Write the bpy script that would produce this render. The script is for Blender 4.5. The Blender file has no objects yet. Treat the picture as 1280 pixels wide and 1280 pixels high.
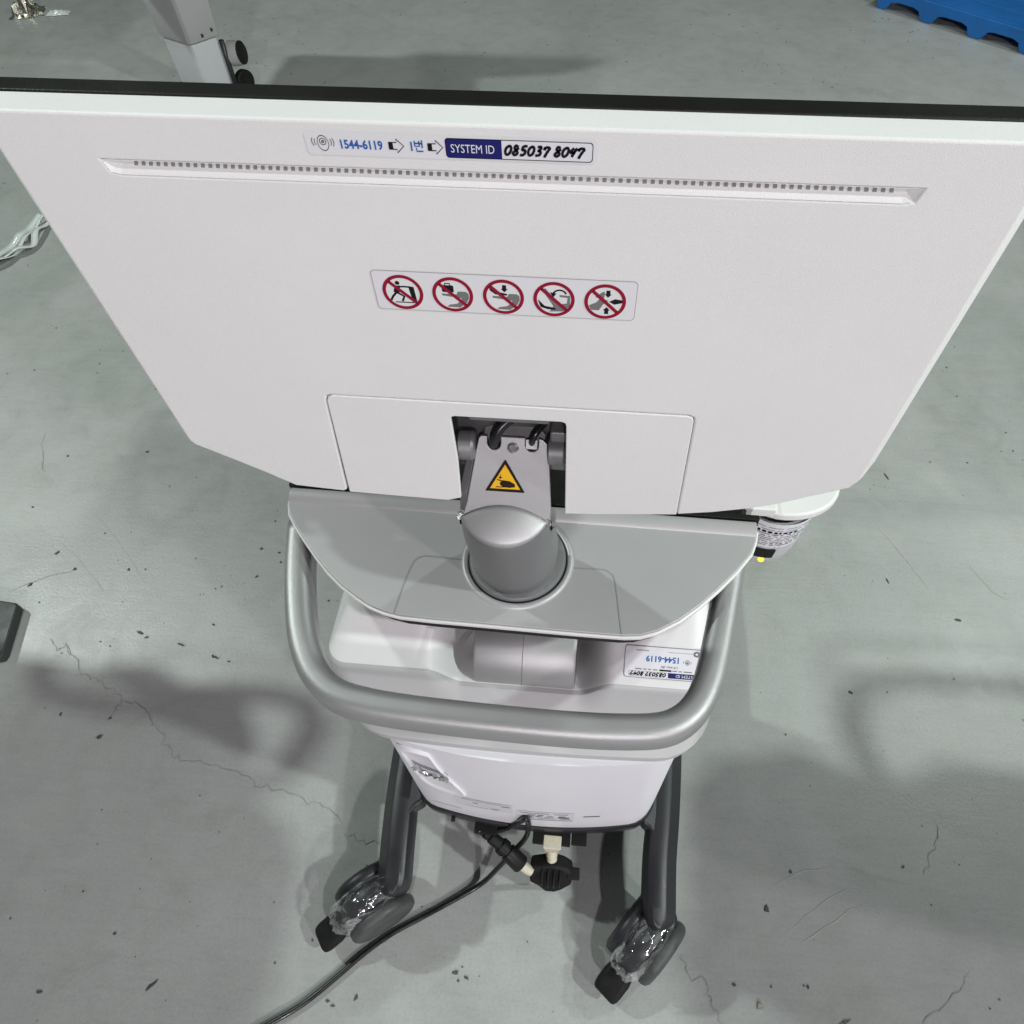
import bpy, bmesh, math, random
from mathutils import Vector, Matrix, noise
scene = bpy.context.scene
COL = scene.collection
R_ = math.radians

# ------------------------------------------------------------------ camera
cam_data = bpy.data.cameras.new("camera")
cam = bpy.data.objects.new("camera", cam_data)
COL.objects.link(cam)
rows = ((0.996143, -0.065511, 0.058370), (0.087113, 0.817977, -0.568616), (-0.010495, 0.571508, 0.820529))
cam.matrix_world = Matrix.Translation((0, 0, 1.55)) @ Matrix(rows).to_4x4()
cam_data.sensor_width = 36.0
cam_data.lens = 24.1875
cam_data.shift_x = -0.02813
cam_data.clip_start = 0.02
cam_data.clip_end = 200
scene.camera = cam

# ------------------------------------------------------------------ world and lamps (indoor hall)
world = bpy.data.worlds.new("World")
scene.world = world
world.use_nodes = True
bg = world.node_tree.nodes["Background"]
bg.inputs[0].default_value = (0.80, 0.84, 0.83, 1)
bg.inputs[1].default_value = 0.055

def lamp(name, loc, target, power, col, size):
    d = bpy.data.lights.new(name, 'AREA')
    d.shape = 'DISK'; d.size = size; d.energy = power; d.color = col
    o = bpy.data.objects.new(name, d); COL.objects.link(o)
    o.location = loc
    o.rotation_euler = (Vector(target) - Vector(loc)).to_track_quat('-Z', 'Y').to_euler()
    return o
lamp("ceiling_lamp_left", (-5.2, 2.2, 5.0), (0, .8, 0), 175, (0.89, 1.0, 0.94), .28)
lamp("ceiling_lamp_right", (4.5, -.9, 5.0), (0, .5, 0), 180, (0.90, 1.0, 0.945), .28)
lamp("ceiling_lamp_far_right", (4.2, 3.1, 5.0), (0, .8, 0), 95, (0.88, 1.0, 0.935), .30)
lamp("ceiling_lamp_near_right", (4.4, -3.3, 5.0), (0, .4, 0), 95, (1.0, 0.92, 0.995), .26)
lamp("ceiling_lamp_near", (.9, -6.5, 4.0), (0, .4, .6), 218, (1.0, 0.925, 0.985), .30)

scene.view_settings.view_transform = 'Standard'
scene.view_settings.look = 'None'
scene.view_settings.exposure = 0.1
scene.view_settings.gamma = 1.0
scene.render.resolution_x = 1024
scene.render.resolution_y = 1024

# ------------------------------------------------------------------ materials
def nt(name):
    m = bpy.data.materials.new(name); m.use_nodes = True
    n = m.node_tree.nodes; l = m.node_tree.links
    return m, n, l, n["Principled BSDF"]

def mat(name, col, rough=.5, metal=0., bump=0., bscale=600., mott=0., mscale=6., coat=0., spec=.5, trans=0., alpha=1., emit=0.):
    m, n, l, b = nt(name)
    b.inputs['Base Color'].default_value = (*col, 1)
    b.inputs['Roughness'].default_value = rough
    b.inputs['Metallic'].default_value = metal
    b.inputs['Coat Weight'].default_value = coat
    b.inputs['Specular IOR Level'].default_value = spec
    b.inputs['Transmission Weight'].default_value = trans
    b.inputs['Alpha'].default_value = alpha
    if emit:
        b.inputs['Emission Color'].default_value = (*col, 1)
        b.inputs['Emission Strength'].default_value = emit
    tc = n.new('ShaderNodeTexCoord')
    if bump:
        t = n.new('ShaderNodeTexNoise'); t.inputs['Scale'].default_value = bscale; t.inputs['Detail'].default_value = 3
        l.new(tc.outputs['Object'], t.inputs['Vector'])
        bp = n.new('ShaderNodeBump'); bp.inputs['Strength'].default_value = bump; bp.inputs['Distance'].default_value = .0006
        l.new(t.outputs['Fac'], bp.inputs['Height']); l.new(bp.outputs['Normal'], b.inputs['Normal'])
    if mott:
        t2 = n.new('ShaderNodeTexNoise'); t2.inputs['Scale'].default_value = mscale; t2.inputs['Detail'].default_value = 6
        t2.inputs['Roughness'].default_value = .65
        l.new(tc.outputs['Object'], t2.inputs['Vector'])
        mr = n.new('ShaderNodeMapRange'); mr.inputs['From Min'].default_value = .3; mr.inputs['From Max'].default_value = .7
        mr.inputs['To Min'].default_value = 1 - mott; mr.inputs['To Max'].default_value = 1 + mott
        l.new(t2.outputs['Fac'], mr.inputs['Value'])
        mx = n.new('ShaderNodeVectorMath'); mx.operation = 'SCALE'
        mx.inputs[0].default_value = col
        l.new(mr.outputs['Result'], mx.inputs['Scale'])
        l.new(mx.outputs['Vector'], b.inputs['Base Color'])
        mr2 = n.new('ShaderNodeMapRange'); mr2.inputs['From Min'].default_value = .3; mr2.inputs['From Max'].default_value = .7
        mr2.inputs['To Min'].default_value = max(.05, rough - mott * .8); mr2.inputs['To Max'].default_value = min(1, rough + mott * .8)
        l.new(t2.outputs['Fac'], mr2.inputs['Value']); l.new(mr2.outputs['Result'], b.inputs['Roughness'])
    return m

M = {}
M['white'] = mat('white_plastic', (.83, .83, .812), .5, bump=.4, bscale=1500, mott=.03, mscale=4)
M['panel_white'] = mat('bright_white_plastic', (.88, .87, .91), .42, bump=.12, bscale=900, mott=.02)
M['body_grey'] = mat('light_grey_plastic', (.50, .50, .50), .45, bump=.2, bscale=900, mott=.02)
M['deck'] = mat('grey_painted_deck', (.46, .455, .455), .42, .25, bump=.25, bscale=1100, mott=.02)
M['silver'] = mat('silver_paint', (.50, .50, .50), .45, .55, bump=.35, bscale=1600, mott=.03, mscale=9)
M['silver_mid'] = mat('satin_silver_paint', (.44, .44, .44), .44, .65, bump=.35, bscale=1600, mott=.04, mscale=9)
M['silver_dark'] = mat('grey_silver_paint', (.25, .25, .255), .46, .5, bump=.3, bscale=1600, mott=.03)
M['black'] = mat('black_plastic', (.010, .010, .009), .5, bump=.3, mott=.2, spec=.25)
M['rubber'] = mat('black_rubber', (.010, .010, .010), .6, spec=.25, bump=.4, bscale=300, mott=.3, mscale=30)
M['base'] = mat('dark_grey_plastic', (.027, .027, .031), .40, .1, bump=.3, bscale=900, mott=.08, mscale=20)
M['wheel'] = mat('grey_caster_plastic', (.065, .068, .068), .5, bump=.3, bscale=500, mott=.25, mscale=40)
M['recess'] = mat('recess_dark_metal', (.10, .10, .10), .4, .4, mott=.2, mscale=30)
M['cable'] = mat('black_cable', (.015, .015, .016), .3, mott=.2, mscale=30)
M['cream'] = mat('yellowed_plastic', (.66, .62, .48), .5, bump=.2, mott=.12, mscale=60)
def film_material():
    m, n, l, b = nt('clear_film')
    b.inputs['Base Color'].default_value = (.8, .82, .82, 1); b.inputs['Roughness'].default_value = .12; b.inputs['Metallic'].default_value = .9
    tc = n.new('ShaderNodeTexCoord'); v = n.new('ShaderNodeTexVoronoi'); v.inputs['Scale'].default_value = 38
    l.new(tc.outputs['Object'], v.inputs['Vector'])
    bp = n.new('ShaderNodeBump'); bp.inputs['Strength'].default_value = .6; bp.inputs['Distance'].default_value = .004
    l.new(v.outputs['Distance'], bp.inputs['Height']); l.new(bp.outputs['Normal'], b.inputs['Normal'])
    tr = n.new('ShaderNodeBsdfTransparent'); mx = n.new('ShaderNodeMixShader'); lw = n.new('ShaderNodeLayerWeight'); lw.inputs['Blend'].default_value = .35
    l.new(bp.outputs['Normal'], lw.inputs['Normal'])
    mr = n.new('ShaderNodeMapRange'); mr.inputs['To Min'].default_value = .12; mr.inputs['To Max'].default_value = .85
    l.new(lw.outputs['Facing'], mr.inputs['Value']); l.new(mr.outputs['Result'], mx.inputs['Fac'])
    l.new(tr.outputs[0], mx.inputs[1]); l.new(b.outputs[0], mx.inputs[2]); l.new(mx.outputs[0], n['Material Output'].inputs['Surface'])
    return m
M['film'] = film_material()
M['sticker'] = mat('sticker_paper', (.80, .80, .815), .35)
M['slot'] = mat('slot_shadow_grey', (.28, .275, .27), .6, spec=.1)
M['body_white'] = mat('white_housing_plastic', (.82, .815, .81), .42, bump=.2, bscale=900, mott=.02)
M['sticker_white'] = mat('white_sticker', (.80, .80, .84), .4)
M['ink_blue'] = mat('blue_ink', (.03, .14, .45), .45, spec=.15)
M['ink_navy'] = mat('navy_ink', (.015, .018, .14), .4, spec=.15)
M['ink_black'] = mat('black_ink', (.01, .01, .013), .5, spec=.15)
M['ink_grey'] = mat('grey_ink', (.20, .20, .20), .5, spec=.15)
M['ink_lightgrey'] = mat('faint_grey_ink', (.42, .42, .43), .5)
M['ink_white'] = mat('white_ink', (.80, .80, .80), .5)
M['ink_red'] = mat('crimson_ink', (.30, .008, .035), .45, spec=.15)
M['warn_yellow'] = mat('warning_yellow', (.85, .47, .02), .45, spec=.15)
M['warn_black'] = mat('warning_black', (.02, .01, .01), .45, spec=.15)
M['warm_white'] = mat('warmer_white_plastic', (.80, .80, .78), .4, mott=.02)
M['warm_frost'] = mat('warmer_grey_plastic', (.55, .56, .56), .4, mott=.03)
M['led'] = mat('yellow_indicator', (.75, 1.0, .05), .4, emit=.9)
M['blue_plastic'] = mat('blue_pallet_plastic', (.008, .13, .42), .45, bump=.4, bscale=120, mott=.18, mscale=4)
M['far_grey'] = mat('equipment_grey', (.37, .37, .37), .45, mott=.05)
M['far_light'] = mat('equipment_light_grey', (.50, .52, .53), .4, mott=.05)
M['steel'] = mat('bright_steel', (.62, .62, .62), .22, 1., mott=.05, mscale=80)
M['scrap'] = mat('crumpled_foil', (.45, .43, .36), .3, .9, bump=1., bscale=150, mott=.4, mscale=60)
M['chip'] = mat('dark_chip', (.075, .08, .078), .7, mott=.3, mscale=200)
M['crack'] = mat('crack_dark', (.28, .29, .28), .8)
M['scratch'] = mat('scratch_pale', (.50, .50, .48), .6)
M['strap'] = mat('white_strap', (.72, .76, .74), .28, coat=.4, mott=.05, mscale=60)
M['screen'] = mat('screen_glass', (.01, .01, .012), .08, coat=.5)
M['key'] = mat('key_grey', (.12, .12, .125), .5)
M['case'] = mat('dark_case', (.03, .034, .032), .5, bump=.5, bscale=200, mott=.2)

def floor_material():
    m, n, l, b = nt('painted_concrete_floor')
    g = n.new('ShaderNodeNewGeometry')
    def noise_(scale, det, rough, vec=None, dist=0):
        t = n.new('ShaderNodeTexNoise'); t.inputs['Scale'].default_value = scale; t.inputs['Detail'].default_value = det
        t.inputs['Roughness'].default_value = rough; t.inputs['Distortion'].default_value = dist
        l.new(vec or g.outputs['Position'], t.inputs['Vector']); return t
    def ramp(src, stops):
        r = n.new('ShaderNodeValToRGB'); e = r.color_ramp.elements
        e[0].position, e[0].color = stops[0][0], (*stops[0][1], 1)
        e[1].position, e[1].color = stops[-1][0], (*stops[-1][1], 1)
        for p, c in stops[1:-1]:
            k = e.new(p); k.color = (*c, 1)
        l.new(src, r.inputs['Fac']); return r
    def mult(a, bb, fac=1.):
        x = n.new('ShaderNodeMix'); x.data_type = 'RGBA'; x.blend_type = 'MULTIPLY'; x.inputs[0].default_value = fac
        l.new(a, x.inputs[6]); l.new(bb, x.inputs[7]); return x.outputs[2]
    big = noise_(1.3, 5, .6, dist=.4)
    c = ramp(big.outputs['Fac'], [(.3, (.355, .372, .355)), (.5, (.395, .407, .393)), (.72, (.43, .438, .427))]).outputs[0]
    mid = noise_(9, 8, .68, dist=.6)
    c = mult(c, ramp(mid.outputs['Fac'], [(.30, (.92, .925, .915)), (.50, (1, 1, 1)), (.75, (1.045, 1.045, 1.04))]).outputs[0])
    fine = noise_(160, 6, .75)
    c = mult(c, ramp(fine.outputs['Fac'], [(.30, (.88, .88, .88)), (.52, (1, 1, 1)), (.8, (1.07, 1.07, 1.07))]).outputs[0])
    # trowel / sweeping streaks along one direction
    mp = n.new('ShaderNodeMapping'); mp.inputs['Rotation'].default_value = (0, 0, R_(38)); mp.inputs['Scale'].default_value = (7, 60, 1)
    l.new(g.outputs['Position'], mp.inputs['Vector'])
    st = noise_(1.2, 5, .7, mp.outputs['Vector'], .8)
    c = mult(c, ramp(st.outputs['Fac'], [(.32, (.93, .93, .93)), (.5, (1, 1, 1)), (.78, (1.04, 1.04, 1.03))]).outputs[0], .8)
    # dirty brown-grey stains
    dn = noise_(3.1, 7, .72, dist=1.2)
    c = mult(c, ramp(dn.outputs['Fac'], [(.54, (1, 1, 1)), (.66, (.93, .925, .90)), (.76, (.84, .83, .79))]).outputs[0], .8)

    # tiny specks
    vo = n.new('ShaderNodeTexVoronoi'); vo.inputs['Scale'].default_value = 26; vo.feature = 'F1'
    l.new(g.outputs['Position'], vo.inputs['Vector'])
    sp = ramp(vo.outputs['Distance'], [(.028, (.34, .34, .33)), (.045, (.6, .6, .6)), (.07, (1, 1, 1))])
    gate = noise_(4.5, 2, .5)
    gr = ramp(gate.outputs['Fac'], [(.50, (0, 0, 0)), (.56, (1, 1, 1))])
    x = n.new('ShaderNodeMix'); x.data_type = 'RGBA'; x.blend_type = 'MULTIPLY'
    l.new(gr.outputs[0], x.inputs[0]); l.new(c, x.inputs[6]); l.new(sp.outputs[0], x.inputs[7]); c = x.outputs[2]
    l.new(c, b.inputs['Base Color'])
    rr = ramp(mid.outputs['Fac'], [(.3, (.26, .26, .26)), (.7, (.44, .44, .44))])
    l.new(rr.outputs[0], b.inputs['Roughness'])
    b.inputs['Specular IOR Level'].default_value = .5
    # relief
    add = n.new('ShaderNodeMath'); add.operation = 'ADD'
    s1 = n.new('ShaderNodeMath'); s1.operation = 'MULTIPLY'; s1.inputs[1].default_value = .35
    l.new(st.outputs['Fac'], s1.inputs[0]); l.new(fine.outputs['Fac'], add.inputs[0]); l.new(s1.outputs[0], add.inputs[1])
    bp = n.new('ShaderNodeBump'); bp.inputs['Strength'].default_value = .28; bp.inputs['Distance'].default_value = .0022
    l.new(add.outputs[0], bp.inputs['Height']); l.new(bp.outputs[0], b.inputs['Normal'])
    return m
M['floor'] = floor_material()

# ------------------------------------------------------------------ mesh helpers
def wloc(o):
    return Vector(o['_w']) if '_w' in o else Vector((0, 0, 0))

def link(name, me, mats, parent=None, smooth=False, bevel=0., seg=2, kind=None):
    o = bpy.data.objects.new(name, me); COL.objects.link(o)
    for m_ in (mats if isinstance(mats, (list, tuple)) else [mats]): me.materials.append(m_)
    if smooth or bevel:
        me.polygons.foreach_set('use_smooth', [True] * len(me.polygons))
    if smooth == 'auto':
        me.set_sharp_from_angle(angle=R_(35))
    if bevel:
        b = o.modifiers.new('bevel', 'BEVEL'); b.width = bevel; b.segments = seg; b.limit_method = 'ANGLE'
        b.angle_limit = R_(28); b.harden_normals = True
    if parent is not None:
        o.parent = parent
        if parent.get('_root'):
            o.matrix_parent_inverse = Matrix.Translation(-Vector(parent.location))
    if kind: o['kind'] = kind
    return o

def thing(name, label, cat, loc, group=None):
    o = bpy.data.objects.new(name, None); COL.objects.link(o); o.location = loc; o.empty_display_size = .05
    o['label'] = label; o['category'] = cat; o['_root'] = 1
    if group: o['group'] = group
    return o

def tag(o, label, cat, group=None):
    o['label'] = label; o['category'] = cat
    if group: o['group'] = group
    return o

def me_from(verts, faces, name='mesh', mi=None):
    me = bpy.data.meshes.new(name); me.from_pydata([tuple(v) for v in verts], [], faces)
    if mi: me.polygons.foreach_set('material_index', mi)
    me.update(); return me

def fix(bm):
    bmesh.ops.recalc_face_normals(bm, faces=bm.faces)

def bm_mesh(bm, name='mesh', recalc=True):
    if recalc: fix(bm)
    me = bpy.data.meshes.new(name); bm.to_mesh(me); bm.free(); return me

def prism(outline, to3, vec, holes=()):
    """flat outline (2D) with optional holes, mapped by to3 and pushed along vec"""
    bm = bmesh.new(); edges = []
    for loop in [outline] + list(holes):
        vs = [bm.verts.new(to3(*p)) for p in loop]
        for i in range(len(vs)): edges.append(bm.edges.new((vs[i], vs[(i + 1) % len(vs)])))
    if holes:
        bmesh.ops.triangle_fill(bm, edges=edges, use_beauty=True)
    else:
        bm.faces.new([bm.verts[i] for i in range(len(outline))] if False else list(bm.verts))
    faces = list(bm.faces)
    r = bmesh.ops.extrude_face_region(bm, geom=faces)
    bmesh.ops.translate(bm, verts=[v for v in r['geom'] if isinstance(v, bmesh.types.BMVert)], vec=Vector(vec))
    return bm_mesh(bm)

def loft(rings, closed=True, cap0=True, cap1=True):
    vs = []; fs = []; n_ = len(rings[0])
    for r in rings: vs += [tuple(p) for p in r]
    m_ = n_ if closed else n_ - 1
    for i in range(len(rings) - 1):
        for j in range(m_):
            a = i * n_ + j; b_ = i * n_ + (j + 1) % n_
            fs.append((a, b_, b_ + n_, a + n_))
    if cap0: fs.append(tuple(range(n_))[::-1])
    if cap1: fs.append(tuple(range((len(rings) - 1) * n_, len(rings) * n_)))
    bm = bmesh.new()
    V = [bm.verts.new(v) for v in vs]
    for f_ in fs: bm.faces.new([V[k] for k in f_])
    return bm_mesh(bm)

def rrect(x0, x1, y0, y1, r, n_=5):
    """rounded rectangle, counter-clockwise from bottom-left"""
    pts = []
    rr = r if isinstance(r, (list, tuple)) else [r] * 4
    for (cx, cy, a0), q in zip(((x0, y0, 180), (x1, y0, 270), (x1, y1, 0), (x0, y1, 90)), rr):
        ox = cx + (q if cx == x0 else -q); oy = cy + (q if cy == y0 else -q)
        for k in range(n_ + 1):
            a = R_(a0 + 90 * k / n_)
            pts.append((ox + q * math.cos(a), oy + q * math.sin(a)))
    return pts

def catmull(pts, n_=8):
    P_ = [Vector(p) for p in pts]; P_ = [P_[0] * 2 - P_[1]] + P_ + [P_[-1] * 2 - P_[-2]]
    out = []
    for i in range(1, len(P_) - 2):
        for k in range(n_):
            t = k / n_
            a, b_, c, d = P_[i - 1], P_[i], P_[i + 1], P_[i + 2]
            out.append(.5 * ((2 * b_) + (c - a) * t + (2 * a - 5 * b_ + 4 * c - d) * t * t + (3 * b_ - 3 * c + d - a) * t ** 3))
    out.append(P_[-2]); return out

def sweep(path, section, up=Vector((0, 0, 1)), scale=None, cap=True):
    """section: 2D points (side, up)"""
    path = [Vector(p) for p in path]; rings = []
    for i, p in enumerate(path):
        t = (path[min(i + 1, len(path) - 1)] - path[max(i - 1, 0)]).normalized()
        s = t.cross(up)
        if s.length < .05: s = t.cross(Vector((1, 0, 0)))
        s.normalize(); u = s.cross(t).normalized()
        k = scale(i / (len(path) - 1)) if scale else 1.
        rings.append([p + s * (a * k) + u * (b_ * k) for a, b_ in section])
    return loft(rings, True, cap, cap)

def circ(r, n_=12):
    return [(r * math.cos(2 * math.pi * k / n_), r * math.sin(2 * math.pi * k / n_)) for k in range(n_)]

def tube(path, r, n_=12, smooth_n=6, up=Vector((0, 0, 1)), scale=None):
    return sweep(catmull(path, smooth_n), circ(r, n_), up, scale)

def cyl(c, axis, r, h, n_=32, r2=None, bm=None):
    """solid cylinder starting at c along axis"""
    own = bm is None
    bm = bm or bmesh.new(); axis = Vector(axis).normalized(); c = Vector(c)
    s = axis.orthogonal().normalized(); u = axis.cross(s)
    r2 = r if r2 is None else r2
    A = [bm.verts.new(c + (s * math.cos(2 * math.pi * k / n_) + u * math.sin(2 * math.pi * k / n_)) * r) for k in range(n_)]
    B = [bm.verts.new(c + axis * h + (s * math.cos(2 * math.pi * k / n_) + u * math.sin(2 * math.pi * k / n_)) * r2) for k in range(n_)]
    for k in range(n_): bm.faces.new((A[k], A[(k + 1) % n_], B[(k + 1) % n_], B[k]))
    bm.faces.new(A[::-1]); bm.faces.new(B)
    return bm_mesh(bm) if own else bm

def lathe(c, axis, prof, n_=40, cap=True):
    axis = Vector(axis).normalized(); c = Vector(c); s = axis.orthogonal().normalized(); u = axis.cross(s)
    rings = [[c + axis * h + (s * math.cos(2 * math.pi * k / n_) + u * math.sin(2 * math.pi * k / n_)) * max(r, 1e-5) for k in range(n_)] for r, h in prof]
    return loft(rings, True, cap, cap)

def box(bm, x0, x1, y0, y1, z0, z1):
    v = [bm.verts.new(p) for p in ((x0, y0, z0), (x1, y0, z0), (x1, y1, z0), (x0, y1, z0), (x0, y0, z1), (x1, y0, z1), (x1, y1, z1), (x0, y1, z1))]
    for f_ in ((0, 3, 2, 1), (4, 5, 6, 7), (0, 1, 5, 4), (1, 2, 6, 5), (2, 3, 7, 6), (3, 0, 4, 7)): bm.faces.new([v[k] for k in f_])
    return bm

def box_mesh(*a): return bm_mesh(box(bmesh.new(), *a))

class Decal:
    """flat print: layered polygons in (u,v) millimetres placed through a surface function at(u,v,lift)"""
    def __init__(s, at): s.at = at; s.v = []; s.f = []; s.mi = []; s.mats = []; s.lift = .0002
    def m(s, key):
        if key not in s.mats: s.mats.append(key)
        return s.mats.index(key)
    def poly(s, pts, key, lift=None):
        from mathutils.geometry import tessellate_polygon
        L = s.lift if lift is None else lift
        tris = tessellate_polygon([[Vector((p[0], p[1], 0)) for p in pts]])
        b_ = len(s.v); s.v += [s.at(p[0], p[1], L) for p in pts]
        for t in tris:
            q = [Vector(s.v[b_ + k]) for k in t]
            if (q[1] - q[0]).cross(q[2] - q[0]).length < 1e-14: continue
            s.f.append(tuple(b_ + k for k in t)); s.mi.append(s.m(key))
    def ring(s, cx, cy, ro, ri, key, n_=40, lift=None, ex=1.):
        for k in range(n_):
            a, b_ = 2 * math.pi * k / n_, 2 * math.pi * (k + 1) / n_
            s.poly([(cx + ro * ex * math.cos(a), cy + ro * math.sin(a)), (cx + ro * ex * math.cos(b_), cy + ro * math.sin(b_)),
                    (cx + ri * ex * math.cos(b_), cy + ri * math.sin(b_)), (cx + ri * ex * math.cos(a), cy + ri * math.sin(a))], key, lift)
    def frame(s, outer, inner, key, lift=None):
        n_ = len(outer)
        for k in range(n_):
            j = (k + 1) % n_
            s.poly([outer[k], outer[j], inner[j], inner[k]], key, lift)
    def stroke(s, pts, w, key, lift=None, var=0., taper=False):
        P_ = [Vector((p[0], p[1])) for p in pts]
        L = []; Rr = []
        for i, p in enumerate(P_):
            t = P_[min(i + 1, len(P_) - 1)] - P_[max(i - 1, 0)]
            if t.length < 1e-9: t = Vector((1, 0))
            t.normalize(); nn = Vector((-t.y, t.x))
            k = w * .5 * (1 + var * math.sin(i * 2.7 + p.x))
            if taper and i in (0, len(P_) - 1): k *= .5
            L.append(p + nn * k); Rr.append(p - nn * k)
        for i in range(len(P_) - 1):
            s.poly([L[i], L[i + 1], Rr[i + 1], Rr[i]], key, lift)
    def disc(s, cx, cy, r, key, lift=None, n_=14):
        s.poly([(cx + r * math.cos(2 * math.pi * k / n_), cy + r * math.sin(2 * math.pi * k / n_)) for k in range(n_)], key, lift)
    def text(s, txt, x, y, size, key, lift=None, wid=1., align='LEFT', bold=0.):
        L = s.lift if lift is None else lift
        c = bpy.data.curves.new('lettering', 'FONT'); c.body = txt; c.size = size; c.align_x = align; c.resolution_u = 3
        c.offset = bold; c.fill_mode = 'BOTH'
        o = bpy.data.objects.new('lettering', c); COL.objects.link(o)
        dg = bpy.context.evaluated_depsgraph_get(); dg.update()
        me = bpy.data.meshes.new_from_object(o.evaluated_get(dg))
        b_ = len(s.v)
        for v in me.vertices: s.v.append(s.at(x + v.co.x * wid, y + v.co.y, L))
        for p in me.polygons: s.f.append(tuple(b_ + k for k in p.vertices)); s.mi.append(s.m(key))
        bpy.data.objects.remove(o); bpy.data.curves.remove(c); bpy.data.meshes.remove(me)
    def build(s, name, parent, label=None):
        me = me_from(s.v, s.f, name, s.mi)
        o = link(name, me, [M[k] for k in s.mats], parent)
        if label: o['label'] = label
        return o

HAND = {  # handwritten digit strokes in a 1 x 1 cell
 '0': [[(.55, .95), (.2, .75), (.1, .35), (.35, .02), (.75, .15), (.9, .6), (.7, .92), (.45, .9)]],
 '8': [[(.8, .85), (.4, 1.), (.25, .72), (.6, .5), (.8, .2), (.45, 0.), (.15, .2), (.5, .5), (.85, .8)]],
 '5': [[(.95, .98), (.4, .92), (.3, .55), (.7, .55), (.75, .2), (.4, 0.), (.1, .1)]],
 '3': [[(.2, .9), (.7, .95), (.6, .6), (.35, .52), (.75, .45), (.7, .1), (.1, .02)]],
 '7': [[(.1, .7), (.3, .9), (.85, .85), (.6, .4), (.35, -.15)], [(.15, .9), (.12, .6)]],
 '4': [[(.45, .95), (.1, .45), (.8, .5)], [(.9, .95), (.6, .4), (.45, .0)]],
}
def handwriting(d, s, x, y, cw, h, w, key='ink_black', lift=None, dirx=1):
    for ch in s:
        if ch != ' ':
            for st in HAND[ch]:
                pts = [(x + cw * (.05 + .9 * (p[0] + .34 * p[1])), y + h * p[1]) for p in st]
                pts = [tuple(p)[:2] for p in catmull([(a, b_, 0) for a, b_ in pts], 4)]
                d.stroke(pts, w, key, lift, .12)
        x += cw * (1.0 if ch != ' ' else .45)

# ------------------------------------------------------------------ floor
bm = bmesh.new()
S = 45
v = [bm.verts.new(p) for p in ((-S, -S, 0), (S, -S, 0), (S, S, 0), (-S, S, 0))]
bm.faces.new(v)
floor = link('floor', bm_mesh(bm, recalc=False), M['floor'])
floor['kind'] = 'structure'; floor['label'] = 'grey green painted concrete floor with cracks and scuffs'

random.seed(4)
def ribbon(pts, w, z=.0012, jit=.006, sub=4):
    """thin irregular strip lying on the floor"""
    P_ = [Vector((p[0], p[1], 0)) for p in pts]; Q = []
    for i in range(len(P_) - 1):
        for k in range(sub):
            t = k / sub; q = P_[i].lerp(P_[i + 1], t)
            Q.append(q + Vector((random.uniform(-jit, jit), random.uniform(-jit, jit), 0)))
    Q.append(P_[-1]); vs = []; fs = []
    for i, p in enumerate(Q):
        t = (Q[min(i + 1, len(Q) - 1)] - Q[max(i - 1, 0)]).normalized(); nn = Vector((-t.y, t.x, 0))
        k = w * random.uniform(.35, 1.0) * (0.25 if i in (0, len(Q) - 1) else 1)
        vs += [p + nn * k * .5 + Vector((0, 0, z)), p - nn * k * .5 + Vector((0, 0, z))]
        if i: fs.append((2 * i - 2, 2 * i, 2 * i + 1, 2 * i - 1))
    return me_from(vs, fs)
crack_paths = [
 [(-1.2316, 0.6010), (-1.1719, 0.5335), (-1.1368, 0.5104), (-1.1122, 0.5085), (-1.0677, 0.4887), (-1.0334, 0.4646), (-0.9983, 0.4638), (-0.9644, 0.4477), (-0.9427, 0.4236), (-0.9171, 0.4075), (-0.8951, 0.3770), (-0.8640, 0.3551), (-0.8370, 0.3470), (-0.7928, 0.3507), (-0.7566, 0.3367), (-0.7047, 0.3326), (-0.6571, 0.3082), (-0.6062, 0.3043), (-0.5387, 0.2840), (-0.4924, 0.2735), (-0.4507, 0.2457)],
 [(-1.0326, 0.4628), (-1.0403, 0.4376), (-1.0468, 0.4185)],
 [(0.2445, 0.0826), (0.2497, 0.0577), (0.2625, 0.0438), (0.2846, 0.0420), (0.2922, 0.0183), (0.2998, -0.0014), (0.3170, -0.0268)],
 [(-1.6306, 1.2475), (-1.5906, 1.1568), (-1.5489, 1.1002)],
 [(-1.2808, 0.5969), (-1.2449, 0.5746), (-1.2314, 0.5883), (-1.2057, 0.5613)],
 [(0.7727, 0.3534), (0.7720, 0.3228), (0.7471, 0.2836), (0.7293, 0.2532)],
 [(-0.4476, 0.2336), (-0.4100, 0.2185), (-0.3612, 0.2257)],
 [(0.7816, 0.0978), (0.7355, 0.0571), (0.6836, 0.0170), (0.6500, -0.0091)],
]
for p in crack_paths:
    c = link('crack', ribbon(p, .0017), M['crack'], floor); 
scratch_paths = [
 [(0.4690, 0.1150), (0.5685, 0.1767), (0.6096, 0.1939)], [(0.4486, 0.1329), (0.5245, 0.1893), (0.5748, 0.2158)], [(0.4179, 0.2051), (0.4845, 0.2393), (0.5493, 0.2520)],
 [(0.7941, 1.1070), (0.8398, 1.0220), (0.8877, 0.9188)], [(0.4249, 0.8809), (0.5871, 0.9011), (0.6686, 0.9124)], [(1.0065, 0.9990), (1.0448, 0.9201), (1.0780, 0.9002)],
 [(-1.5609, 0.9580), (-1.3426, 0.8453), (-1.2029, 0.7363)], [(-1.4501, 0.7161), (-1.3704, 0.7697), (-1.3063, 0.7941)], [(-1.3423, 0.9755), (-1.2253, 0.8800), (-1.1057, 0.7676)], [(0.5812, 0.2548), (0.6264, 0.2443), (0.6868, 0.2353)],
]
for k, p in enumerate(scratch_paths):
    link('scuff_mark', ribbon(p, .0022, .0009, .002), M['scratch'], floor)

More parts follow.
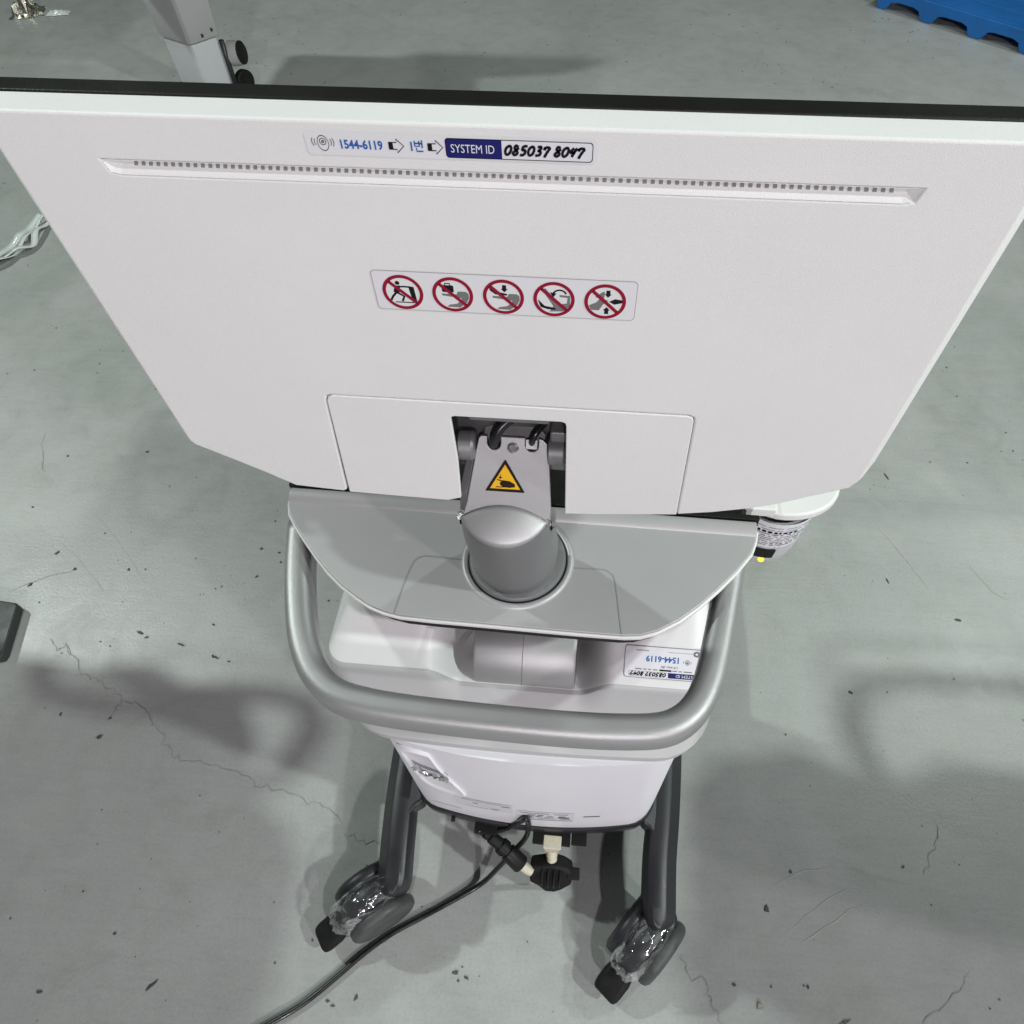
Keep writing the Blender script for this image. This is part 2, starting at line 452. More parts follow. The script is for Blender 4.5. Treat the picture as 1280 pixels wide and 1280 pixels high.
# ------------------------------------------------------------------ ultrasound machine
cart = thing('ultrasound_machine', 'white and silver ultrasound machine on a caster base, seen from behind and above', 'medical machine', (-.06, .5, 0))
YP = .36
XZ = lambda y: (lambda x, z: (x, y, z))

# --- monitor -------------------------------------------------------
groove = [(-.2815, 1.3487), (.1675, 1.3492), (.1655, 1.3418), (.160, 1.3409), (-.274, 1.3405), (-.2795, 1.3418)]
bottom = [(0.2233, 1.0992), (0.2178, 1.0932), (0.1901, 1.0778), (0.1670, 1.0647), (0.1420, 1.0547), (0.1158, 1.0468)]
left_bottom = [(-0.2187, 1.0432), (-0.2407, 1.0451), (-0.2628, 1.0471), (-0.2868, 1.0649), (-0.3045, 1.0769), (-0.3217, 1.0885), (-0.3364, 1.0979)]
shell_out = [(-.339, 1.374), (.223, 1.3745), (.223, 1.106), (.2215, 1.1015)] + bottom[1:] + \
    [(.0858, 1.0405), (.0806, 1.1625), (.0791, 1.1670), (.075, 1.1689), (-.197, 1.1696), (-.2011, 1.1676), (-.2028, 1.163), (-.2148, 1.0465)] + left_bottom + [(-.339, 1.104)]
monitor = link('monitor', prism(shell_out, XZ(YP), (0, .022, 0), [groove]), M['white'], cart, bevel=.0018, seg=3)
for v_ in monitor.data.vertices:
    if v_.co.y > YP + .01 and abs(v_.co.x + .058) > .26: v_.co.x += .0165 * (1 if v_.co.x > 0 else -1)
cover = [(-.2022, 1.163), (-.2005, 1.1670), (-.197, 1.1690), (.075, 1.1682), (.0788, 1.1665), (.0800, 1.1625), (.0853, 1.0405)] + \
    [(0.0532, 1.0370), (0.0173, 1.0329), (-0.0148, 1.0305)] + [(-.0160, 1.149), (-.0168, 1.1525), (-.0195, 1.1540), (-.1035, 1.1535), (-.1062, 1.1520), (-.1065, 1.149), (-.1065,1.10), (-.1095, 1.045)] + \
    [(-0.1222, 1.0400), (-0.1666, 1.0414), (-0.2134, 1.0431)]
link('arm_cover_panel', prism(cover, XZ(YP - .0003), (0, .004, 0)), M['white'], monitor, bevel=.0009, seg=2)
# dark cavity behind the arm opening
bm = bmesh.new()
for a in ((-.1285, .0035, .3955, .3972, 1.049, 1.1675), (-.1285, -.121, .366, .3953, 1.049, 1.1675), (-.004, .0035, .366, .3953, 1.049, 1.1675), (-.1208, -.0042, .366, .3953, 1.160, 1.1675)): box(bm, *a)
link('arm_recess', bm_mesh(bm), M['recess'], monitor)
bm = bmesh.new()
box(bm, -.100, -.0305, .388, .395, 1.118, 1.138); box(bm, -.030, -.0045, .380, .395, 1.068, 1.118)
link('mounting_bracket', bm_mesh(bm), M['silver_dark'], monitor, bevel=.002)
# vent groove: sloping floor, end slopes, black openings at the top
gd = .0065
gv = [(-.2795, YP, 1.3418), (-.274, YP, 1.3405), (.160, YP, 1.3409), (.1655, YP, 1.3418), (.1675, YP, 1.3492), (-.2815, YP, 1.3487),
      (-.271, YP + gd, 1.3482), (.157, YP + gd, 1.3487), (-.271, YP + gd, 1.3490), (.157, YP + gd, 1.3493)]
gf = [(1, 2, 7, 6), (0, 1, 6), (2, 3, 7), (3, 4, 9, 7), (0, 6, 8, 5), (6, 7, 9, 8), (5, 8, 9, 4)]
vg = link('vent_groove', me_from(gv, gf), M['white'], monitor)
bm = bmesh.new()
for k in range(97):
    x = -.2655 + k * (.4175 / 96)
    f0, f1 = .52, .99
    zs = k / 96 * .0005; zb = 1.3405 + zs + .0077 * f0; zt = 1.3405 + zs + .0077 * f1
    q = [bm.verts.new(p) for p in ((x, YP + gd * f0 - .0003, zb), (x + .0022, YP + gd * f0 - .0003, zb), (x + .0022, YP + gd * f1 - .0003, zt), (x, YP + gd * f1 - .0003, zt))]
    bm.faces.new(q)
link('vent_slots', bm_mesh(bm), M['slot'], monitor, kind='stuff')
# black front frame and screen
fr = [(-.3580, 1.3745), (.2345, 1.375), (.2345, 1.102), (.142, 1.057), (.004, 1.050), (.004, 1.168), (-.129, 1.168), (-.129, 1.050), (-.263, 1.049), (-.3580, 1.102)]
link('front_frame', prism(fr, XZ(YP + .0222), (0, .0155, 0)), M['black'], monitor, bevel=.0015)
link('screen', box_mesh(-.325, .209, YP + .0377, YP + .0385, 1.075, 1.362), M['screen'], monitor)

# information sticker: transparent strip with phone number and system id
def at_back(u, v, L): return (u * .001, YP - .0002 - L, v * .001)
d = Decal(at_back)
ox, oz = -159.5, 1356.2
d.poly([(ox + a, oz + b_) for a, b_ in rrect(0, 156, 0, 12.6, 2.5)], 'sticker', .0001)
# phone handset icon with waves
d.ring(ox + 9.5, oz + 6.4, 4.2, 3.8, 'ink_black', 24, .0003, .75); d.ring(ox + 9.5, oz + 7.2, 1.9, 1.55, 'ink_black', 20, .0003); d.ring(ox + 9.5, oz + 7.2, .8, .3, 'ink_black', 12, .0003)
for sx in (-1, 1):
    for rr_ in (4.6, 6.0):
        pts = [(ox + 9.5 + sx * rr_ * math.cos(a), oz + 6.9 + .75 * rr_ * math.sin(a)) for a in [R_(-28 + 8 * k) for k in range(8)]]
        d.stroke(pts, .35, 'ink_black', .0003)
d.text('1544-6119', ox + 18, oz + 4.0, 6.4, 'ink_blue', .0003, .86, bold=.2)
def arrow(d, x, y, key='ink_black', s=1.):
    A = [(0, 1.2), (4.2, 1.2), (4.2, -.6), (8, 3), (4.2, 6.6), (4.2, 4.8), (0, 4.8)]
    A = [(x + a * s, y + b_ * s) for a, b_ in A]; d.stroke(A + [A[0]], .55, key, .0003)
    d.poly([(x + .2, y + 1.2 * s), (x + 2.2 * s, y + 1.2 * s), (x + 2.2 * s, y + 4.8 * s), (x + .2, y + 4.8 * s)], key, .0003)
arrow(d, ox + 45.2, oz + 3.2); 
d.text('1', ox + 56, oz + 4.0, 6.6, 'ink_blue', .0003, .8, bold=.22)
bx, bz = ox + 59.2, oz + 3.6        # Korean syllable beon
for p in ([(0, 5.6), (0, 2.8), (2.4, 2.8), (2.4, 5.6)], [(0, 4.3), (2.4, 4.3)], [(2.6, 4.2), (3.8, 4.2)], [(3.9, 6.0), (3.9, 1.9)], [(.7, 1.9), (.7, .2), (4.2, .2)]):
    d.stroke([(bx + a, bz + b_) for a, b_ in p], .8, 'ink_blue', .0003)
arrow(d, ox + 66.2, oz + 3.2)
fo = [(ox + a, oz + b_) for a, b_ in rrect(75.5, 153.5, .9, 11.3, 1.8)]; fi = [(ox + a, oz + b_) for a, b_ in rrect(75.9, 153.1, 1.3, 10.9, 1.6)]
d.poly(fi, 'sticker_white', .0002); d.frame(fo, fi, 'ink_black', .0003)
d.poly([(ox + a, oz + b_) for a, b_ in rrect(75.7, 105.5, 1.1, 11.1, [1.7, .01, .01, 1.7])], 'ink_navy', .0003)
d.text('SYSTEM ID', ox + 78.2, oz + 3.9, 6.3, 'ink_white', .00045, .80)
handwriting(d, '085037 8047', ox + 106.3, oz + 3.6, 4.05, 5.0, 1.45, lift=.0004)
d.build('information_sticker', monitor, 'clear strip with phone number and handwritten system ID')

# prohibition sticker with five round signs
d = Decal(at_back)
ox, oz = -142, 1254.5
so = [(ox + a, oz + b_) for a, b_ in rrect(0, 168, 0, 30, 3)]
si = [(ox + a, oz + b_) for a, b_ in rrect(.5, 167.5, .5, 29.5, 2.7)]
d.poly(so, 'ink_lightgrey', .00015); d.poly(si, 'sticker', .0002)
cxs = [-123.4, -91.0, -58.3, -26.0, 6.4]; cz = 1268.6
def arrow_dn(cx, y0, y1, w=1.3, hw=2.3):
    s_ = 1 if y1 < y0 else -1
    d.poly([(cx - w, y0), (cx + w, y0), (cx + w, y1 + 2.6 * s_), (cx + hw, y1 + 2.6 * s_), (cx, y1), (cx - hw, y1 + 2.6 * s_), (cx - w, y1 + 2.6 * s_)], 'ink_black', .0003)
for i, cx in enumerate(cxs):
    d.disc(cx, cz, 13.2, 'ink_white', .00025, 36)
    D = lambda *p: [(cx + a, cz + b_) for a, b_ in p]
    L = .0003
    if i == 0:
        d.disc(cx - 2.6, cz + 7.0, 1.5, 'ink_black', L)
        d.poly(D((-4.6, 4.6), (-1.2, 5.2), (-1.8, .4), (-3.6, -1.5), (-6.2, .2)), 'ink_black', L)
        d.stroke(D((-2.2, 4.2), (2.2, 4.4), (4.2, 4.2)), 1.2, 'ink_black', L)
        d.stroke(D((-4.6, -.6), (-7.2, -3.6), (-8.8, -6.6)), 1.5, 'ink_black', L); d.stroke(D((-3.0, -.8), (.4, -3.2), (-1.4, -7.0)), 1.5, 'ink_black', L)
        d.poly(D((4.0, 5.0), (7.6, 4.4), (8.4, -7.6), (5.4, -7.6), (4.6, 0)), 'ink_black', L); d.stroke(D((-6, -7.8), (6, -7.8)), .8, 'ink_black', L)
    elif i in (1, 2):
        d.poly(D((-7, .6), (2.5, .3), (3.5, 2.6), (8.5, 2.6), (10.2, 1.2), (10.4, -2), (8.6, -5.8), (4, -9.8), (-4.5, -9.6), (-3, -8), (2, -7), (5, -4.4), (5.6, -2.6), (-7, -.9)), 'ink_grey', L)
        if i == 1:
            d.poly(D(*rrect(-6.6, 1.0, 1.8, 7.0, .9)), 'ink_black', .00035); d.stroke(D((-4.4, 7.0), (-4.4, 8.3), (-1.2, 8.3), (-1.2, 7.0)), .8, 'ink_black', L)
        else:
            d.poly(D((-9, 7.5), (-7.6, 8.2), (-4, 4.0), (2.6, 2.4), (2.2, 1.2), (-5, 1.8), (-8.4, 4.6)), 'ink_black', .00035); arrow_dn(cx + .8, cz + 9, cz + 3.6)
    elif i == 3:
        d.poly(D((-7.5, 6.8), (-5.5, 8.2), (3.4, -3.4), (8.2, -2.8), (8.6, 1.6), (3.6, 2.0), (3.4, 3.6), (10.2, 3.2), (10.2, -4.6), (6, -9), (-3, -9.6), (-1, -6.8), (-.5, -5)), 'ink_grey', L)
        d.poly(D((-10.4, -.2), (-6, -5.2), (1, -6.6), (1, -8), (-4, -7.8), (-8.6, -6.2)), 'ink_black', .00035)
        d.stroke([(cx + 3.6 + 4.2 * math.cos(R_(a)), cz + 3.4 + 3.8 * math.sin(R_(a))) for a in range(15, 176, 20)], 1.2, 'ink_black', L)
        d.poly(D((-2.6, 5.4), (1.6, 4.6), (-.6, 1.4)), 'ink_black', .00035)
    else:
        d.poly(D((-10.2, -3.2), (-5.4, -.6), (-3.6, 2.2), (-6.4, 3.4), (-1.6, 7.6), (-.4, 7.2), (-.8, 2.2), (2, .8), (-1, -1.8), (-3.6, -6.8), (-8.6, -6.6)), 'ink_grey', L)
        d.poly(D((2.4, .2), (6.2, 2.4), (11.6, 1.6), (11.6, -.2), (6, -1.8)), 'ink_black', .00035)
        arrow_dn(cx + 1.6, cz + 8.6, cz + 3.2); arrow_dn(cx + 1.2, cz - 9.4, cz - 4.0)
    d.ring(cx, cz, 13.2, 10.9, 'ink_red', 44, .00045)
    d.poly(D((-8.9, 7.0), (-7.2, 8.6), (8.9, -7.0), (7.2, -8.6)), 'ink_red', .00045)
d.build('prohibition_sticker', monitor, 'strip of five round red prohibition signs')

def smooth(a, b_, x):
    t = min(1, max(0, (x - a) / (b_ - a))); return t * t * (3 - 2 * t)
def smooth01(t):
    t = min(1, max(0, t)); return t
# --- monitor arm ----------------------------------------------------
ax, ay = -.070, .395
# D-shaped upright stub on the deck, cap sloping up towards the plate
def dring(z, r, yb=.43, k=1.):
    pts = []; ay = .395 - .0255 * smooth01((z - .885) / .12); yb = yb - .03 * smooth01((z - .885) / .12)
    for j in range(25):
        a = R_(180 + 180 * j / 24)
        pts.append(Vector((ax + r * k * math.cos(a), ay + r * math.sin(a), z)))
    pts += [Vector((ax + r * k, yb, z)), Vector((ax - r * k, yb, z))]
    return pts
def sl(r0, dz):
    ay = min(p.y for p in r0) + .045           # shear the ring so that it climbs away from the viewer
    return [p + Vector((0, 0, dz * (min(p.y, .352) - (ay - .045)))) for p in r0]
def trim(rg):
    return [Vector((ax + (p.x - ax) * (1 - .03 * smooth(.335, .358, p.y)), min(p.y, .3555), p.z - max(0, min(p.y, .3555) - .345) * .5)) for p in rg]
rings = [dring(.886, .0430, .41), dring(.890, .0460, .412), dring(.91, .0472, .415), dring(.96, .0462, .405), dring(.99, .0456, .398), trim(sl(dring(1.010, .0450, .39), .12)),
         trim(sl(dring(1.0185, .0450, .388), .30)), trim(sl(dring(1.0200, .0446, .387), .36))]
arm = link('monitor_arm', loft(rings), M['silver_dark'], cart, smooth='auto')
# swivel disc and surrounding ring on the deck
link('swivel_disc', lathe((-.068, .397, .880), (0, 0, 1), [(.0545, 0), (.0545, .004), (.053, .0062), (.050, .0068), (.0005, .0068)], 64), M['silver_dark'], arm, smooth='auto')
link('swivel_gap', lathe((-.068, .397, .8803), (0, 0, 1), [(.0560, 0), (.0560, .0012), (.0540, .0012), (.0538, 0)], 64, False), M['black'], arm)
link('swivel_ring', lathe((-.068, .397, .8795), (0, 0, 1), [(.0640, 0), (.0630, .0022), (.0605, .0034), (.0575, .0030), (.0560, .0012), (.0560, 0)], 64, False), M['deck'], arm, smooth=True)
# flat plate leaning back into the monitor opening, with two notches
b0, b1 = Vector((0, .3565, 1.0385)), Vector((0, .3880, 1.1000))
e_v = (b1 - b0).normalized(); e_n = Vector((0, -e_v.z, e_v.y)); hgt = (b1 - b0).length
def onplate(x, t, n_=0.): return tuple(Vector((x, 0, 0)) + b0 + e_v * (t * hgt) + e_n * n_)
def arcn(cx, t0, r, n_=8): return [(cx + r * math.cos(R_(a)), t0 + r / hgt * math.sin(R_(a))) for a in [360 - 180 * k / n_ for k in range(n_ + 1)]]
pl = [(-.1085, -.16), (-.0278, -.16), (-.0275, 0.05), (-.0310, .80), (-.0325, .93), (-.0365, .985), (-.0395, 1.0)]
pl += arcn(-.0465, .90, .0058) [:0] + [(-.0405, 1.0)] + [(-.0405, .93)] + [(-.0463 + .0058 * math.cos(R_(a)), .90 + .0058 / hgt * math.sin(R_(a))) for a in (0, -30, -60, -90, -120, -150, -180)] + [(-.0521, .93), (-.0521, 1.0)]
pl += [(-.0735, 1.0), (-.0735, .93)] + [(-.0793 + .0058 * math.cos(R_(a)), .90 + .0058 / hgt * math.sin(R_(a))) for a in (0, -30, -60, -90, -120, -150, -180)] + [(-.0851, .93), (-.0851, 1.0), (-.0905, 1.0), (-.0925, .975), (-.0945, .85), (-.1045, .05)]
link('arm_plate', prism(pl, lambda x, t: onplate(x, t), tuple(e_n * -.0035)), M['silver_mid'], arm, bevel=.0015, seg=3)
# cap: gently domed surface from the stub's front edge up to an arc on the plate
cv = []; cf = []; NXc, NSc = 25, 9
for a in range(NXc):
    t = R_(191 + 158 * a / (NXc - 1)); fx = ax + .0452 * math.cos(t)
    q = (fx - ax) / .0452
    F = Vector((fx, 0, 0)) + Vector((0, (ay - .0255) + .0452 * math.sin(t), 1.0200 + .36 * (.0452 + .0452 * math.sin(t))))
    F = trim([F])[0]; F.z += .0004
    Bk = Vector(onplate(F.x, .04 - .26 * q * q, .0012))
    for b_ in range(NSc):
        k = b_ / (NSc - 1)
        p = F.lerp(Bk, k) + Vector((0, -.35, .94)) * (.0026 * math.sin(math.pi * min(1, k * 1.0)) ** .6 * (1 - .6 * q * q)); cv.append(p)
for a in range(NXc - 1):
    for b_ in range(NSc - 1):
        o_ = a * NSc + b_; cf.append((o_, o_ + NSc, o_ + NSc + 1, o_ + 1))
capo = link('arm_cap', me_from(cv, cf), M['silver'], arm, smooth=True)
sm2 = capo.modifiers.new('thickness', 'SOLIDIFY'); sm2.thickness = .003; sm2.offset = -1
# side cheek of the arm left of the plate, and top bridge behind it
def chk(x, t, n_): return Vector(onplate(x, t, n_))
ck = [[chk(-.1120, -.12, -.006), chk(-.1075, -.12, -.0038), chk(-.1075, -.12, -.02), chk(-.1120, -.12, -.02)],
      [chk(-.1115, .2, -.006), chk(-.1035, .2, -.0035), chk(-.1035, .2, -.02), chk(-.1115, .2, -.02)],
      [chk(-.1045, .70, -.009), chk(-.0975, .70, -.0045), chk(-.0975, .70, -.013), chk(-.1045, .70, -.013)]]
link('arm_cheek', loft(ck), M['silver_dark'], arm, bevel=.001)
link('arm_bridge', prism([(-.0900, .92), (-.0345, .92), (-.0345, 1.04), (-.040, 1.13), (-.058, 1.16), (-.080, 1.15), (-.0885, 1.10)], lambda x, t: onplate(x, t, -.0038), tuple(e_n * -.003)), M['recess'], arm, bevel=.002)
for x0, x1 in ((-.1095, -.0955), (-.0315, -.0165)):
    link('hinge_barrel', lathe((x0, .3815, 1.094), (1, 0, 0), [(.0120, 0), (.0130, .001), (.0130, x1 - x0 - .002), (.0115, x1 - x0), (.006, x1 - x0)], 32), M['silver_dark'], arm, smooth='auto')
sc = Vector(onplate(-.0625, .86, .0002))
link('screw', lathe(sc, e_n, [(.0052, 0), (.0050, .0014), (.0036, .0020), (.0030, .0012), (.0004, .0012)], 24), M['steel'], arm, smooth='auto')
link('cable_clamp', prism(rrect(-.0515, -.0415, .86, .985, .0005, 1), lambda x, t: onplate(x, t, -.001), tuple(e_n * .002)), M['strap'], arm, bevel=.0008)
for pth, rad in (([onplate(-.080, .72, -.012), onplate(-.0795, .86, -.004), onplate(-.078, .99, .003), onplate(-.072, 1.16, .003), onplate(-.058, 1.30, -.002), onplate(-.040, 1.33, -.008), onplate(-.012, 1.30, -.016)], .0046),
                 ([onplate(-.0465, .74, -.012), onplate(-.0465, .90, -.003), onplate(-.0455, 1.0, .002), onplate(-.041, 1.12, .001), onplate(-.032, 1.24, -.006), onplate(-.020, 1.28, -.018)], .0030)):
    link('display_cable', tube(pth, rad, 12, 6), M['cable'], arm, smooth=True)
# warning triangle
def at_plate(u, v, L):
    return tuple(Vector((-.0693 + u * .001, 0, 0)) + b0 + e_v * (v * .001) + e_n * (.0003 + L))
d = Decal(at_plate)
tz = 17.2
T = lambda s_, dy=0: [(-18.0 * s_, tz + (0) + dy), (18.0 * s_, tz + dy), (0, tz + 31.2 * s_ + dy)]
d.poly([(-17.6, tz), (-17.2, tz - .7), (17.2, tz - .7), (17.6, tz), (.5, tz + 30.4), (-.5, tz + 30.4)], 'warn_black', .0001)
d.poly([(-13.6, tz + 2.2), (13.6, tz + 2.2), (0, tz + 26.2)], 'warn_yellow', .0003)
d.poly([(-4.6, tz + 8.4), (-2, tz + 10.8), (4, tz + 10.2), (8.8, tz + 7.6), (9.0, tz + 4.6), (4, tz + 3.6), (-2, tz + 4.4), (-4.4, tz + 6)], 'warn_black', .0005)
d.stroke([(-7.2, tz + 11.2), (-3, tz + 10.2), (2, tz + 9.6)], 1., 'warn_black', .0005); d.stroke([(-8.2, tz + 4.0), (-3, tz + 4.0), (3, tz + 4.6)], .9, 'warn_black', .0005)
d.stroke([(-4.2, tz + 16.4), (-4.2, tz + 13.2)], .6, 'warn_black', .0005); d.poly([(-6.0, tz + 14.0), (-2.4, tz + 14.0), (-4.2, tz + 11.8)], 'warn_black', .0005)
d.build('warning_sticker', arm, 'yellow and black hand crush warning triangle')

# --- rear deck -------------------------------------------------------
deck_pts = [(-0.3543, 0.4671), (-0.3519, 0.4541), (-0.3472, 0.4403), (-0.3355, 0.4240), (-0.3185, 0.4051), (-0.2980, 0.3829), (-0.2790, 0.3644), (-0.2594, 0.3486), (-0.2400, 0.3362), (-0.2226, 0.3268), (-0.2054, 0.3210), (-0.1871, 0.3177), (-0.1520, 0.3163), (-0.1172, 0.3159), (-0.0654, 0.3150), (-0.0141, 0.3141), (0.0198, 0.3137), (0.0535, 0.3137), (0.0703, 0.3155), (0.0888, 0.3221), (0.1127, 0.3372), (0.1356, 0.3572), (0.1575, 0.3797), (0.1784, 0.4037), (0.1964, 0.4283), (0.2023, 0.4439), (0.2056, 0.4607)]
deck = link('rear_deck', prism(deck_pts, lambda x, y: (x, y, .88), (0, 0, -.004)), M['deck'], cart, bevel=.0012)
def inset(pts, c, k): return [(c[0] + (x - c[0]) * k, c[1] + (y - c[1]) * k) for x, y in pts]
# pale rim under the deck top
rim = inset(deck_pts, (-.07, .46), 1.010)
link('deck_rim', prism(rim, lambda x, y: (x, y, .8755), (0, 0, -.0065)), M['warm_white'], deck, bevel=.002, seg=3)
und = inset(deck_pts, (-.07, .47), .97)
link('deck_underside', prism(und, lambda x, y: (x, y, .8688), (0, 0, -.022)), M['black'], deck, bevel=.003)
# raised lip along the far edge
lip0, lip1 = deck_pts[0], deck_pts[-1]
sec = [(-.012, 0), (-.009, .0030), (-.004, .0055), (.003, .0060), (.006, .005), (.006, -.003), (-.012, -.003)]
pathp = [Vector((lip0[0] + .002, lip0[1], .880)), Vector(((lip0[0] + lip1[0]) / 2, (lip0[1] + lip1[1]) / 2, .880)), Vector((lip1[0] - .002, lip1[1], .880))]
link('deck_lip', sweep([pathp[0], pathp[1], pathp[2]], [(-a, b_) for a, b_ in sec]), M['deck'], deck, bevel=.001)
gs = [Vector((lip0[0] - .002, lip0[1] + .0115, .881)), Vector((-.07, (lip0[1] + lip1[1]) / 2 + .012, .881)), Vector((lip1[0] + .002, lip1[1] + .0115, .881))]
link('deck_gasket', sweep(gs, [(-.0035, -.02), (.0035, -.02), (.0035, .0055), (-.0035, .0055)]), M['black'], deck, bevel=.001)
# service hatch seams as fine recessed-looking dark gaps
def seam(pts, w=.0011, z=.8805):
    bm = bmesh.new(); Q = [Vector((p[0], p[1], z)) for p in pts]; prev = None
    for i, p in enumerate(Q):
        t = (Q[min(i + 1, len(Q) - 1)] - Q[max(i - 1, 0)]).normalized(); nn = Vector((-t.y, t.x, 0))
        a = bm.verts.new(p + nn * w / 2); b_ = bm.verts.new(p - nn * w / 2)
        if prev: bm.faces.new((prev[0], a, b_, prev[1]))
        prev = (a, b_)
    return bm_mesh(bm)
link('hatch_seam', seam([(-0.1943, 0.3186), (-0.1920, 0.3411), (-0.1894, 0.3635), (-0.1868, 0.3782), (-0.1846, 0.3857), (-0.1801, 0.3908), (-0.1731, 0.3930), (-0.1565, 0.3928), (-0.1305, 0.3912)]), M['crack'], deck)
link('hatch_seam', seam([(-0.0100, 0.3952), (-0.0061, 0.3908), (0.0074, 0.3908), (0.0235, 0.3916), (0.0325, 0.3908), (0.0398, 0.3852), (0.0427, 0.3763), (0.0458, 0.3547), (0.0480, 0.3356), (0.0510, 0.3144)]), M['crack'], deck)

# --- operator console beyond the deck --------------------------------
con = link('console', prism([(-.345, .485), (.195, .478), (.215, .56), (.215, .86), (.17, .93), (-.31, .93), (-.355, .86), (-.355, .56)], lambda x, y: (x, y, .872 - (y - .48) * .06), (0, 0, -.05)), M['black'], cart, bevel=.006, seg=3)
bm = bmesh.new()
for r in range(5):
    for c in range(16):
        x = -.28 + c * .027; y = .80 - r * .027
        box(bm, x, x + .023, y, y + .023, .872 - (y - .48) * .06, .872 - (y - .48) * .06 + .005)
link('keyboard', bm_mesh(bm), M['key'], con, bevel=.001, kind='stuff')
link('trackball', lathe((-.07, .875, .846), (0, 0, 1), [(.026, 0), (.025, .006), (.018, .014), (.002, .018)], 24), M['silver'], con, smooth=True)
fh = catmull([(-.345, .78, .83), (-.352, .93, .825), (-.32, .985, .825), (-.07, 1.0, .825), (.18, .985, .825), (.212, .93, .825), (.205, .78, .83)], 6)
link('front_handle', sweep(fh, rrect(-.014, .014, -.014, .014, .008, 3)), M['silver'], con, smooth=True)

# --- rear handle -------------------------------------------------------
hz = .862
hp = [(-0.3420, 0.4438), (-0.3279, 0.3859), (-0.3156, 0.3447), (-0.3015, 0.3061), (-0.2868, 0.2771), (-0.2686, 0.2533), (-0.2435, 0.2362), (-0.2096, 0.2288), (-0.1713, 0.2253), (-0.1214, 0.2232), (-0.0558, 0.2217), (0.0088, 0.2215), (0.0568, 0.2235), (0.0926, 0.2277), (0.1143, 0.2368), (0.1318, 0.2540), (0.1453, 0.2807), (0.1545, 0.3109), (0.1636, 0.3492), (0.1712, 0.3845), (0.1805, 0.4272), (0.1858, 0.4496)]
hpath = catmull([(x, y, hz) for x, y in hp], 4)
hsec = rrect(-.0155, .0155, -.0320, .0085, [.009, .009, .0125, .0125], 6)
handle = link('rear_handle', sweep([p + Vector((0, 0, -.006)) for p in hpath], hsec), M['silver_mid'], cart, smooth=True)
# --- body shell --------------------------------------------------------
xc = -.052
def smooth(a, b_, x):
    t = min(1, max(0, (x - a) / (b_ - a))); return t * t * (3 - 2 * t)
def recess(x): return smooth(-.182, -.142, x) * (1 - smooth(.010, .054, x))
def body_ring(z, yf, x0, x1, yb, rad, bulge=0., dz=0., dy=0.):
    pts = []
    N = 90
    # front edge from left to right with rounded corners
    for a in range(9):
        t = R_(180 + 90 * a / 8); pts.append((x0 + rad + rad * math.cos(t), yf + rad + rad * math.sin(t)))
    for k in range(1, N):
        pts.append((x0 + rad + (x1 - x0 - 2 * rad) * k / N, yf))
    for a in range(9):
        t = R_(270 + 90 * a / 8); pts.append((x1 - rad + rad * math.cos(t), yf + rad + rad * math.sin(t)))
    pts += [(x1, yb), (x0, yb)]
    out = []
    hw = (x1 - x0) / 2; cx = (x0 + x1) / 2
    for x, y in pts:
        w = max(0, 1 - ((x - cx) / hw) ** 2) if y < yb - .01 else 0
        g = recess(x) if y < yb - .01 else 0
        out.append(Vector((x, y - bulge * w + dy * g, z + dz * g)))
    return out
br = [body_ring(.585, .295, -.27, .15, .62, .05, .008),
      body_ring(.612, .268, -.305, .186, .62, .074, .010),
      body_ring(.618, .2640, -.310, .191, .62, .075, .010),
      body_ring(.628, .2655, -.312, .193, .62, .074, .010),
      body_ring(.655, .300, -.316, .188, .62, .045, .006), body_ring(.668, .3085, -.3175, .184, .62, .035, .003),
      body_ring(.712, .3165, -.3185, .181, .62, .030, .002, -.034, .000),
      body_ring(.7175, .3180, -.3175, .180, .62, .029, .001, -.036, .000),
      body_ring(.7205, .3212, -.3155, .178, .62, .028, 0, -.038, .002),
      body_ring(.7225, .3260, -.313, .176, .62, .027, 0, -.040, .004),
      body_ring(.748, .365, -.298, .170, .62, .025, 0, -.075, .0),
      body_ring(.778, .410, -.276, .165, .62, .02, 0, -.12, .0),
      body_ring(.80, .46, -.262, .168, .62, .02, 0, -.14, .0)]
body = link('body_shell', loft(br), M['body_grey'], cart, smooth='auto')
body.data.materials.append(M['body_white'])
nr = len(br[0])
for k, p in enumerate(body.data.polygons):
    if k // nr >= 8 and k < (len(br) - 1) * nr: p.material_index = 1
# silver pivot column in the middle recess
cc = Vector((-.127, .390, .672)); W_ = .134
col_ = link('support_column', lathe(cc, (1, 0, 0), [(.060, 0), (.0660, .0015), (.0668, .005), (.0668, W_ - .006), (.0655, W_ - .0015), (.058, W_)], 72), M['silver_mid'], cart, smooth='auto')
link('column_lip', lathe(cc + Vector((.006, 0, -.012)), (1, 0, 0), [(.0668, 0), (.0676, .002), (.0676, W_ - .014), (.066, W_ - .012)], 72), M['deck'], col_, smooth='auto')
link('column_foot', box_mesh(-.119, -.004, .3235, .40, .630, .645), M['deck'], col_, bevel=.003, seg=3)
link('column_seam', lathe(cc + Vector((.064, 0, 0)), (1, 0, 0), [(.0671, 0), (.0671, .0009)], 72), M['ink_grey'], col_)
link('column_post', prism(rrect(-.125, .004, .375, .50, .02), lambda x, y: (x, y, .66), (0, 0, .205)), M['silver_dark'], col_, bevel=.002)

